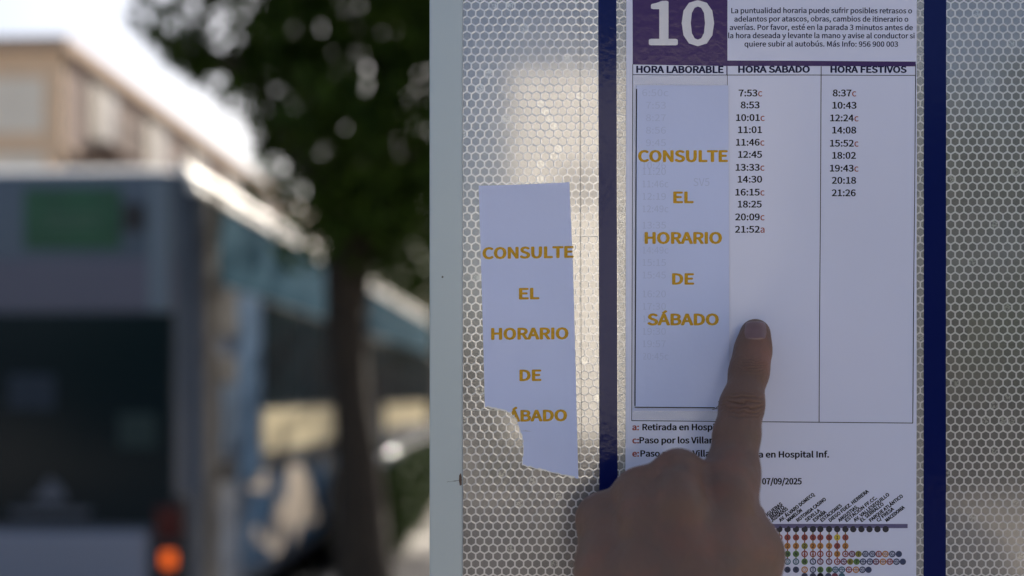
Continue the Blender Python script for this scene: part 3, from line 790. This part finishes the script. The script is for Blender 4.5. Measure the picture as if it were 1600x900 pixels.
def plan(inset, n=6, r=.22):
    pts = []
    x0, x1, y0, y1 = -WB + inset, -inset, inset, LB - inset
    for cx_, cy_, a0 in ((x1 - r, y0 + r, -90), (x1 - r, y1 - r, 0), (x0 + r, y1 - r, 90), (x0 + r, y0 + r, 180)):
        for i in range(n + 1):
            a = R(a0 + 90 * i / n); pts.append((cx_ + r * math.cos(a), cy_ + r * math.sin(a)))
    return pts
def loft(levels, r=.22, capb=True, capt=True):
    bm = bmesh.new(); prev = None
    for z, ins in levels:
        ring = [bm.verts.new((x, y, z + ZG)) for x, y in plan(ins, r=r)]
        if prev:
            for i in range(len(ring)): bm.faces.new((prev[i], prev[(i + 1) % len(ring)], ring[(i + 1) % len(ring)], ring[i]))
        elif capb: bm.faces.new(ring[::-1])
        prev = ring
    if capt: bm.faces.new(prev)
    return bm_mesh(bm)
child_local('body', loft([(.22, .03), (.32, .0), (2.99, .0)]), bus, [M_busblue])
child_local('roof', loft([(2.992, .03), (3.01, .05), (3.04, .10), (3.065, .17), (3.075, .3)]), bus, [M_buswhite], True)
def sidebox(name, v0, v1, z0, z1, m, proud=.008, bev=.004, th=.03):
    o = child_local(name, boxme(-th, proud, v0, v1, z0 + ZG, z1 + ZG, bev=bev), bus, [m]); return o
def rearbox(name, u0, u1, z0, z1, m, proud=.01, bev=.006, par=None):
    return child_local(name, boxme(-u1, -u0, -proud, .04, z0 + ZG, z1 + ZG, bev=bev), par or bus, [m])
# rear face
rearbox('rear_window', .12, 2.36, .80, 2.12, M_glass, .014, .01)
gp = rearbox('advert_panel', .45, 1.06, 2.52, 2.90, mat('advert_green', (0.012, 0.075, 0.03), rough=.4, noise=.2, nscale=5), .016)
for i, (z, a, b_) in enumerate(((2.72, .56, .95), (2.66, .60, .92))):
    child_local('advert_text_bar', boxme(-b_, -a, -.019, -.0145, z - .014 + ZG, z + .014 + ZG), bus, [mat('advert_pale', (.05, .11, .07))])
rearbox('rear_band', .12, 2.36, 2.14, 2.46, mat('bus_violet_grey', (0.10, 0.10, 0.145), rough=.4), .012)
rearbox('rear_bumper', .28, 2.24, .26, .76, mat('bus_bumper_grey', (0.25, 0.265, 0.33), rough=.4), .03, .02)
rearbox('lamp_cluster', .03, .25, .40, .98, M_dark, .012)
rearbox('tail_lamp', .06, .22, .72, .92, mat('tail_red', (.07, .006, .006), rough=.2), .018)
lz = rearbox('indicator_lamp', .095, .19, .54, .645, mat('indicator_orange', (.7, .12, .01), rough=.3, emit=((1.0, .14, .012), 0.45)), .022, .02)
rearbox('corner_highlight', .14, .27, 2.13, 2.95, mat('bus_pale_highlight', (.13, .17, .215), rough=.4), .018)  # pale strip that paints the highlight along the rear corner
rearbox('rear_vent', .30, .43, 2.63, 2.80, M_dark, .018)
rearbox('window_reflection', .86, 1.16, 1.52, 1.74, mat('faint_blue', (.005, .016, .034), rough=.6), .0165)  # blue and teal reflections in the glass, painted as two flat panels
rearbox('window_reflection', .22, .46, 1.28, 1.50, mat('faint_teal', (.006, .024, .024), rough=.6), .0165)
# white crest sticker on the rear glass: crown over a shield outline
M_stick = mat('white_sticker', (.10, .11, .14), rough=.6)
def rearpoly(pts, name, m):
    bm = bmesh.new(); vs_ = [bm.verts.new((-u, -.0155, z + ZG)) for u, z in pts]; f_ = bm.faces.new(vs_)
    e = bmesh.ops.extrude_face_region(bm, geom=[f_]); bmesh.ops.translate(bm, verts=[g for g in e['geom'] if isinstance(g, bmesh.types.BMVert)], vec=(0, -.003, 0))
    child_local(name, bm_mesh(bm), bus, [m])
rearpoly([(.82, 1.04), (.90, 1.10), (.94, 1.02), (1.02, .96), (.90, .94), (.78, .96)], 'rear_sticker', M_stick)
rearpoly([(.62, .90), (1.16, .90), (1.12, .86), (.66, .86)], 'rear_sticker', M_stick)
# right side of the bus
sidebox('corner_panel', .22, .46, .32, 2.88, mat('bus_brown_grey', (0.035, 0.032, 0.03), rough=.4), .006)
sidebox('side_fascia', .48, 11.8, 2.36, 2.885, M_busteal, .007)
for v0_, v1_ in ((.08, 2.14), (2.20, 11.85)):
    prof = [(-.03, 2.893), (.016, 2.893), (.014, 2.92), (-.085, 3.078), (-.13, 3.085), (-.13, 2.893)]
    bm = bmesh.new(); ra = [bm.verts.new((x_, v0_, z_ + ZG)) for x_, z_ in prof]; rb = [bm.verts.new((x_, v1_, z_ + ZG)) for x_, z_ in prof]
    for i in range(6): bm.faces.new((ra[i], ra[(i + 1) % 6], rb[(i + 1) % 6], rb[i]))
    bm.faces.new(ra); bm.faces.new(rb)
    child_local('side_cove', bm_mesh(bm), bus, [mat('cove_white', (.86, .85, .82), rough=.35, coat=.4)])
sidebox('grille', .50, .84, 2.02, 2.33, M_dark, .012); sidebox('grille', .50, .84, 1.70, 1.88, M_dark, .012)
sidebox('service_flap', .50, .84, 1.20, 1.68, mat('bus_flap_blue', (0.035, 0.06, 0.10), rough=.4), .010)
sidebox('side_pillar', .86, 1.42, .95, 2.345, M_busbright, .010)
v = 1.46; k_ = 0
while v < 11.4:
    wd = 1.32
    if 5.6 < v < 6.5 or v > 10.3: wd = 1.20
    if 5.6 < v < 6.5 or v > 10.3:
        dr = child_local('passenger_door', boxme(-.03, .009, v, v + wd, .24 + ZG, 2.345 + ZG, bev=.006), bus, [M_dark])
        for q in range(2):
            g = child_local('door_pane', boxme(-.01, .015, v + .05 + q * .58, v + .55 + q * .58, .40 + ZG, 2.28 + ZG, bev=.004), dr, [M_glass])
    else:
        sidebox('side_window', v, v + wd, 1.52, 2.345, M_glass, .012, .008)
        sidebox('waist_panel', v, v + wd + .05, 1.17, 1.495, M_buscream, .010)
    v += wd + .07
sidebox('waist_trim', .5, 5.72, 1.03, 1.155, M_dark, .009)
M_livery = mat('livery', (0.8, 0.75, 0.66), rough=.35, coat=.3)
t, b = nodes(M_livery)
tc = t.nodes.new('ShaderNodeTexCoord'); mp = t.nodes.new('ShaderNodeMapping'); mp.inputs['Scale'].default_value = (1, 1.5, 3.0); mp.inputs['Rotation'].default_value = (R(25), 0, 0)
t.links.new(tc.outputs['Object'], mp.inputs[0])
n = t.nodes.new('ShaderNodeTexVoronoi'); n.inputs['Scale'].default_value = 1.25; n.feature = 'F1'; t.links.new(mp.outputs[0], n.inputs['Vector'])
cr = t.nodes.new('ShaderNodeValToRGB'); cr.color_ramp.interpolation = 'CONSTANT'
cr.color_ramp.elements[0].color = (0.50, 0.43, 0.36, 1); cr.color_ramp.elements[1].position = .52; cr.color_ramp.elements[1].color = (0.015, 0.05, 0.11, 1)
sp = t.nodes.new('ShaderNodeSeparateColor'); t.links.new(n.outputs['Color'], sp.inputs[0]); t.links.new(sp.outputs[0], cr.inputs[0]); t.links.new(cr.outputs[0], b.inputs['Base Color'])
sidebox('livery_panel', .95, 3.62, .34, 1.01, M_livery, .010)
for a, b_ in ((4.78, 5.74), (7.05, 9.4)): sidebox('skirt_panel', a, b_, .34, 1.01, mat('bus_dark_skirt', (.02, .025, .04), rough=.5), .010)
for vv in (4.2, 9.95):
    for side in (0, 1):
        xx = -.02 if side == 0 else -WB + .02
        bm = bmesh.new(); bmesh.ops.create_cone(bm, cap_ends=True, segments=28, radius1=.48, radius2=.48, depth=.28, matrix=Matrix.Translation((xx - (.11 if side == 0 else -.11), vv, .48)) @ Matrix.Rotation(R(90), 4, 'Y'))
        wl = child_local('wheel', bm_mesh(bm), bus, [M_rubber])
        bm = bmesh.new(); bmesh.ops.create_cone(bm, cap_ends=True, segments=20, radius1=.28, radius2=.24, depth=.05, matrix=Matrix.Translation((xx + (.045 if side == 0 else -.045), vv, .48)) @ Matrix.Rotation(R(90), 4, 'Y'))
        child_local('rim', bm_mesh(bm), wl, [mat('steel_rim', (.35, .35, .36), rough=.4, metal=.7)])
    bm = bmesh.new(); pts = [(vv + .60 * math.cos(a), .45 + .60 * math.sin(a)) for a in np.linspace(0, math.pi, 17)]
    vs_ = [bm.verts.new((.0105, y_, z_)) for y_, z_ in pts] + [bm.verts.new((-.05, y_, z_)) for y_, z_ in pts]
    for i in range(16): bm.faces.new((vs_[i], vs_[i + 1], vs_[i + 18], vs_[i + 17]))
    bm.faces.new(vs_[:17]); 
    child_local('wheel_arch', bm_mesh(bm), bus, [M_dark])

# ------------------------------------------------------------------ corner building
bd = 28.9
b0 = W(100, 62, bd)
bl = thing('corner_building', 'tan and cream block of flats seen at its corner behind the bus', 'building', (b0.x, b0.y, 0), bus_ang)
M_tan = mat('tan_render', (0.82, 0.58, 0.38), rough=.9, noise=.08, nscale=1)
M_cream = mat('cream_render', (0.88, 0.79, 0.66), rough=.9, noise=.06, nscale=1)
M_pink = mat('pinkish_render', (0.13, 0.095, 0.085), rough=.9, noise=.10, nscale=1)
M_wing = mat('window_glass', (0.02, 0.025, 0.03), rough=.08)
M_shut = mat('pale_shutter', (0.20, 0.20, 0.22), rough=.6)
M_roofc = mat('roof_coping', (0.40, 0.30, 0.23), rough=.9)
HB = 12.0; LB2 = 55.0
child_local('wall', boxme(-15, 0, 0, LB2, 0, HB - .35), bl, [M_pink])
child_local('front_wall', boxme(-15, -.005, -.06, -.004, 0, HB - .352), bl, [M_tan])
child_local('roof', boxme(-15.2, .22, -.25, LB2 + .2, HB - .35, HB), bl, [M_roofc])
for fl in range(4):
    z0 = .4 + fl * 2.9
    for uu in range(4):
        u = 1.1 + uu * 3.4
        if z0 > 1: child_local('render_panel', boxme(-u - 2.6, -u + .55, -.085, -.062, z0 + .15, min(z0 + 2.45, HB - 1.15)), bl, [M_cream])
for fl in range(4):
    z0 = .9 + fl * 2.85
    for vv in range(13):
        v0 = 1.5 + vv * 4.1
        fr_ = child_local('window', boxme(-.02, .05, v0, v0 + 1.9, z0, z0 + 1.9), bl, [mat('dark_frame', (.06, .05, .05), rough=.6)])
        child_local('pane', boxme(.052, .06, v0 + .12, v0 + .86, z0 + .12, z0 + 1.78), fr_, [M_wing])
        child_local('shutter', boxme(.052, .07, v0 + .98, v0 + 1.76, z0 + .12, z0 + 1.78), fr_, [M_shut])
        child_local('pilaster', boxme(-.02, .10, v0 - 1.15, v0 - .75, z0 - .5, z0 + 2.3), bl, [M_pink]) if False else None
    child_local('string_course', boxme(.0, .12, .1, LB2 - .1, z0 + 2.12, z0 + 2.3), bl, [M_roofc])
for fl in (1, 2, 3):
    bal = child_local('balcony', boxme(.075, .9, 1.2, 3.8, .62 + fl * 2.85, .78 + fl * 2.85), bl, [M_pink])
    for q in range(9): child_local('baluster', boxme(.84, .87, 1.25 + q * .31, 1.28 + q * .31, .78 + fl * 2.85, 1.65 + fl * 2.85), bal, [M_dark])

def block(name, label, x0, x1, y0, y1, h, wallm, face, fl, step, group=None):
    o_ = thing(name, label, 'building', ((x0 + x1) / 2, (y0 + y1) / 2, 0), group=group)
    link('wall', boxme(x0, x1, y0, y1, -.12, h - .3), o_, [wallm])
    link('roof', boxme(x0 - .2, x1 + .2, y0 - .2, y1 + .2, h - .298, h), o_, [M_roofc])
    fm_ = mat('dark_frame', (.06, .05, .05), rough=.6)
    for f_ in range(fl):
        z0 = 1.0 + f_ * 3.0
        a = 1.5
        lim = (y1 - y0) if face in '-x+x' and face[1] == 'x' else (x1 - x0)
        while a + 1.4 < lim:
            if face == '-x': wb = (x0 - .05, x0 + .05, y0 + a, y0 + a + 1.3); pb = (x0 - .06, x0 - .052, y0 + a + .08, y0 + a + 1.22)
            elif face == '-y': wb = (x0 + a, x0 + a + 1.3, y0 - .05, y0 + .05); pb = (x0 + a + .08, x0 + a + 1.22, y0 - .06, y0 - .052)
            else: wb = (x0 + a, x0 + a + 1.3, y1 - .05, y1 + .05); pb = (x0 + a + .08, x0 + a + 1.22, y1 + .052, y1 + .06)
            w_ = link('window', boxme(*wb, z0, z0 + 1.5), o_, [fm_])
            link('pane', boxme(*pb, z0 + .08, z0 + 1.42), w_, [M_wing])
            a += step
    return o_
block('added_brick_building', 'unseen brown brick block added behind the panel on the right to darken bus window reflections', 8.0, 20, 12, 60, 9.5, mat('brown_brick', (.16, .10, .075), rough=.9, noise=.2, nscale=5), '-x', 3, 5.0)  # unseen block, added to keep bright sky out of the bus windows
block('end_building', 'pale ochre block closing the far end of the street', -12, 24, 92, 102, 11, mat('ochre_wall', (.34, .28, .2), rough=.9), '-y', 3, 6.0)

# ------------------------------------------------------------------ trees
M_bark = mat('dark_bark', (0.024, 0.018, 0.013), rough=.95, noise=.4, nscale=12, bump=1.0, bscale=25, bdist=.03)
M_leaf = mat('dark_leaf', (0.035, 0.055, 0.014), rough=.6, spec=.12)
t, b = nodes(M_leaf)
at = t.nodes.new('ShaderNodeAttribute'); at.attribute_name = 'tint'
n = t.nodes.new('ShaderNodeMix'); n.data_type = 'RGBA'; t.links.new(at.outputs['Fac'], n.inputs[0]); n.inputs[6].default_value = (0.012, 0.026, 0.003, 1); n.inputs[7].default_value = (0.045, 0.085, 0.010, 1)
t.links.new(n.outputs[2], b.inputs['Base Color'])
tr = t.nodes.new('ShaderNodeBsdfTranslucent'); t.links.new(n.outputs[2], tr.inputs[0]); ms = t.nodes.new('ShaderNodeMixShader'); ms.inputs[0].default_value = .12
t.links.new(b.outputs[0], ms.inputs[1]); t.links.new(tr.outputs[0], ms.inputs[2]); t.links.new(ms.outputs[0], t.nodes['Material Output'].inputs[0])
def crown_mesh(clumps, per, size, rs):
    g = np.random.default_rng(rs)
    C_, T_ = [], []
    for (c, r_) in clumps:
        n_ = int(per * (r_ ** 2) + 8)
        dirs = g.normal(size=(n_, 3)); dirs /= np.linalg.norm(dirs, axis=1)[:, None]
        rad = r_ * g.uniform(.25, 1, n_) ** .45
        C_.append(np.array(c) + dirs * rad[:, None] * np.array([1, 1, .8])); T_.append(np.clip(g.normal(.45, .25, n_) + g.normal(0, .15), 0, 1))
    C_ = np.concatenate(C_); T_ = np.concatenate(T_); n_ = len(C_)
    nrm = g.normal(size=(n_, 3)) + np.array([0, 0, .6]); nrm /= np.linalg.norm(nrm, axis=1)[:, None]
    a = np.cross(nrm, g.normal(size=(n_, 3))); a /= np.linalg.norm(a, axis=1)[:, None]; b2 = np.cross(nrm, a)
    s = size * g.uniform(.6, 1.25, n_)[:, None]
    q = np.stack([C_ - a * s, C_ + b2 * s * .45 - a * s * .1, C_ + a * s, C_ - b2 * s * .45 - a * s * .1], 1) + 0
    q[:, 1] -= nrm * s * .12; q[:, 3] -= nrm * s * .12
    me = bpy.data.meshes.new('crown'); V = q.reshape(-1, 3); Fc = np.arange(n_ * 4).reshape(-1, 4)
    me.from_pydata(V.tolist(), [], Fc.tolist()); me.update()
    at_ = me.attributes.new('tint', 'FLOAT', 'FACE'); at_.data.foreach_set('value', T_)
    return me
def tree(loc, label, clumps, trunk_pts, trunk_r, limbs, per, size, rs, group=None, bark=M_bark):
    tr_ = thing('street_tree', label, 'tree', loc, group=group)
    bm = bmesh.new(); tube(bm, trunk_pts, trunk_r, 14, jag=.32)
    tk = link('trunk', bm_mesh(bm), tr_, [bark], True)
    for lp, lr in limbs:
        bm = bmesh.new(); tube(bm, lp, lr, 9, jag=.15)
        link('limb', bm_mesh(bm), tr_, [bark], True)
    link('crown', crown_mesh(clumps, per, size, rs), tr_, [M_leaf])
    return tr_
# main tree: crown clumps placed where its masses hang
g = random.Random(11)
cl = []
TS = 0.86
def cp(px, py, d, rpx): cl.append((tuple(W(px, py, d * TS)), rpx / F * d * TS))
def WT(px, py, d): return W(px, py, d * TS)
spec = [(620, 60, 7, 170), (520, 120, 7.4, 120), (640, 230, 6.6, 120), (560, 230, 7.3, 100), (480, 60, 7.2, 100), (420, 40, 6.8, 70), (350, 60, 6.9, 60), (300, 75, 7.1, 42), (265, 70, 6.6, 32), (230, 20, 6.8, 40), (300, 10, 7.2, 45),
        (620, 330, 7.0, 90), (500, 200, 6.6, 80), (455, 190, 7.6, 70), (470, 290, 7.3, 55), (530, 330, 7.0, 60), (420, 130, 6.9, 55), (390, 120, 7.4, 40), (640, 420, 7.6, 60), (700, 150, 7, 170), (760, 300, 7, 120), (560, -60, 7, 160), (680, -80, 7.2, 170),
        (420, -60, 7, 120), (330, -70, 7.3, 90), (800, 50, 7.4, 170), (440, 250, 8.2, 45), (410, 300, 8.0, 35), (480, 350, 8, 40), (580, 390, 8.2, 40), (360, 100, 7.6, 35), (272, 84, 6.9, 28), (300, 100, 7.0, 38), (340, 118, 7.1, 42), (378, 150, 7.0, 40), (402, 190, 6.9, 30), (425, 225, 7.2, 32), (250, 45, 7.0, 40), (600, 400, 7.3, 55), (650, 370, 7, 75), (662, 445, 7.4, 36), (560, 405, 7.1, 45), (640, 330, 6.8, 90), (520, 300, 6.8, 55), (880, 200, 7.0, 140), (820, -100, 7.2, 170)]
for s_ in spec: cp(*s_)
for _ in range(26):
    px = g.uniform(430, 900); py = g.uniform(-420, 380); cp(px, py, g.uniform(6.0, 9.0), g.uniform(50, 110))
for _ in range(14):
    px = g.uniform(300, 900); py = g.uniform(-700, -80); cp(px, py, g.uniform(6.2, 8.8), g.uniform(80, 150))
T0 = WT(572, 930, 7.2); base = Vector((T0.x, T0.y, -.02))
tp = [base + Vector((.02, 0, 0)), Vector((base.x, base.y, .35)), WT(563, 760, 7.2), WT(549, 620, 7.2), WT(541, 500, 7.2), WT(546, 420, 7.2), WT(572, 330, 7.2), WT(590, 200, 7.2), WT(600, 60, 7.2)]
tree(tuple(base), 'big dark leafy tree with a thick trunk standing between bus and panel', cl, tp, [.26, .19, .138, .116, .12, .155, .12, .086, .05],
     [([WT(545, 440, 7.2), WT(515, 330, 7.1), WT(470, 230, 7.0), WT(400, 120, 6.9), WT(300, 60, 6.9)], [.10, .08, .06, .04, .02]),
      ([WT(548, 400, 7.2), WT(640, 300, 7.0), WT(720, 180, 6.9), WT(800, 60, 7)], [.12, .09, .06, .03]),
      ([WT(575, 330, 7.2), WT(520, 200, 7.5), WT(480, 60, 7.7), WT(450, -60, 7.8)], [.09, .06, .045, .02]),
      ([WT(590, 200, 7.2), WT(650, 40, 7.4), WT(700, -140, 7.6)], [.08, .06, .03])], 1850, .06, 21)
def round_tree(x, y, h, r_, label, rs, per=60, size=.11, group='street trees further along the road', thick=.16):
    g_ = random.Random(rs); cls = []
    for _ in range(26):
        a = g_.uniform(0, 6.28); rr_ = r_ * math.sqrt(g_.random()); zz = g_.uniform(-.75, .85) * r_ * .8
        cls.append(((x + rr_ * math.cos(a) * math.cos(zz / r_), y + rr_ * math.sin(a), h + zz), r_ * g_.uniform(.28, .45)))
    tree((x, y, 0), label, cls, [(x, y, -.03), (x + .03, y, h * .4), (x - .05, y, h * .8), (x, y, h + r_ * .4)], [thick * 1.2, thick, thick * .8, thick * .3],
         [([(x, y, h * .55), (x + s_ * r_ * .35, y + .2, h * .85), (x + s_ * r_ * .6, y + .3, h * 1.05)], [thick * .6, thick * .4, thick * .15]) for s_ in (-1, 1)], per, size, rs, group)
round_tree(1.5, 13.0, 4.6, 2.3, 'second street tree beyond the thick trunked one, close to the bus side', 31, per=170)
round_tree(2.8, 17.5, 4.8, 2.6, 'street tree hidden right behind the panel, third from the camera', 32, per=130)
round_tree(-.6, 24, 5.0, 2.8, 'farthest street tree seen past the front of the bus', 33, per=130)
round_tree(-8.2, 52, 5.5, 3.2, 'distant tree at the end of the tan building', 34, per=30, size=.2)
round_tree(-3.0, 46, 5.5, 3.6, 'distant tree closing the street beyond the bus', 35, per=30, size=.2)
round_tree(2.5, 38, 5.5, 3.6, 'distant tree on the pavement right of the street end', 36, per=30, size=.2)

for i, (x_, y_, h_, r__, lb) in enumerate(((5.2, -12.5, 3.6, 2.9, 'dense dark tree added behind the viewer to darken reflections, just right of the white truck'), (10.4, -12, 3.6, 3.0, 'dense dark tree added behind the viewer to darken reflections, second right of the truck'),
        (-4.6, -13, 3.5, 2.8, 'dense dark tree added behind the viewer to darken reflections, on the left of the truck'), (-10.5, -14, 3.8, 3.2, 'dense dark tree added across the road to darken reflections, far left behind the viewer'))):
    round_tree(x_, y_, h_, r__, lb, 50 + i, per=110, size=.16, group='unseen trees added behind the viewer to darken reflections')  # unseen trees added to block the sky mirrored in film and stripes

for i, (x0_, x1_, y_) in enumerate(((-16, -1.6, -17.5), (-.6, 15, -17.0))):  # unseen hedges added to hide sunlit ground from the film's reflection
    hd_ = thing('hedge', ('long dark hedge added behind the viewer to block ground reflections, left of the truck', 'long dark hedge added to block ground reflections, behind the white truck and to its right')[i], 'hedge', (x0_, y_, 0), group='unseen hedges added behind the viewer to block ground reflections')
    link('foliage', crown_mesh([((x0_ + .5 + q * .55, y_ + .2 * math.sin(q), .5 + zz * .7), .62) for q in range(int((x1_ - x0_) / .55)) for zz in range(4)], 160, .13, 70 + i), hd_, [M_leaf])
    link('stem', boxme(x0_, x1_, y_ - .15, y_ + .15, 0, 2.3), hd_, [mat('dark_twigs', (.02, .022, .012), rough=.9)])
lh = thing('hedge', 'low dark hedge strip along the kerb between tree and railing', 'hedge', (-1.3, 8.6, 0))
link('foliage', crown_mesh([((-1.31 + .08 * math.sin(q * 2.1), 8.75 + q * .18, .2 + zz * .28), .24) for q in range(36) for zz in range(3)], 1500, .05, 90), lh, [M_leaf])
link('stem', boxme(-1.36, -1.26, 8.7, 15.1, 0, .55), lh, [mat('dark_twigs', (.02, .022, .012), rough=.9)])
# ------------------------------------------------------------------ railing along the kerb
M_gal = mat('galvanised_steel', (.55, .56, .57), rough=.25, metal=.9)
rl = thing('kerb_railing', 'galvanised railing with vertical bars along the kerb past the tree', 'railing', (-1.30, 9.0, 0))
for z_ in (1.0, .16):
    bm = bmesh.new(); tube(bm, [(-1.30, 8.4, z_), (-1.30, 14.6, z_)], [.022, .022], 8); link('rail', bm_mesh(bm), rl, [M_gal], True)
pm = None
for i in range(40):
    y_ = 8.4 + i * .155
    if pm is None:
        bm = bmesh.new(); tube(bm, [(-1.30, y_, .16), (-1.30, y_, 1.0)], [.008, .008], 6); o = link('bar', bm_mesh(bm), rl, [M_gal], True); pm = o
    else:
        o = pm.copy(); COL.objects.link(o); o.location = (0, i * .155, 0)
        o.parent = rl; o.matrix_parent_inverse = pm.matrix_parent_inverse.copy()
for i in range(4):
    bm = bmesh.new(); y_ = 8.32 + i * 2.12; tube(bm, [(-1.30, y_, 0), (-1.30, y_, 1.08)], [.03, .03], 10); link('post', bm_mesh(bm), rl, [M_gal], True)

# ------------------------------------------------------------------ box truck across the pavement behind the camera (seen only as a glare in the film)
tk = thing('box_truck', 'tall white box truck parked behind the viewer and mirrored in the film', 'truck', (.9, -7.2, 0))
M_tw = mat('truck_white', (.80, .78, .72), rough=.5)
bm = bmesh.new(); box(bm, -.02, 1.9, -9.6, -6.0, 1.30, 3.75, bev=.04)
link('cargo_box', bm_mesh(bm), tk, [M_tw])
bm = bmesh.new(); box(bm, .30, .62, -6.004, -5.99, 2.85, 3.12, bev=.003); link('vent', bm_mesh(bm), tk, [mat('vent_grey', (.3, .3, .3))])
bm = bmesh.new(); box(bm, .05, 1.85, -11.4, -6.1, .55, 1.28, bev=.02); link('chassis', bm_mesh(bm), tk, [M_dark])
bm = bmesh.new(); box(bm, .0, 1.9, -11.6, -9.75, 1.04, 2.6, bev=.12); link('cab', bm_mesh(bm), tk, [M_tw])
for yy_ in (-7.2, -10.6):
    for xx_ in (.17, 1.73):
        bm = bmesh.new(); bmesh.ops.create_cone(bm, cap_ends=True, segments=24, radius1=.42, radius2=.42, depth=.26, matrix=Matrix.Translation((xx_, yy_, .42)) @ Matrix.Rotation(R(90), 4, 'Y'))
        link('wheel', bm_mesh(bm), tk, [M_rubber])
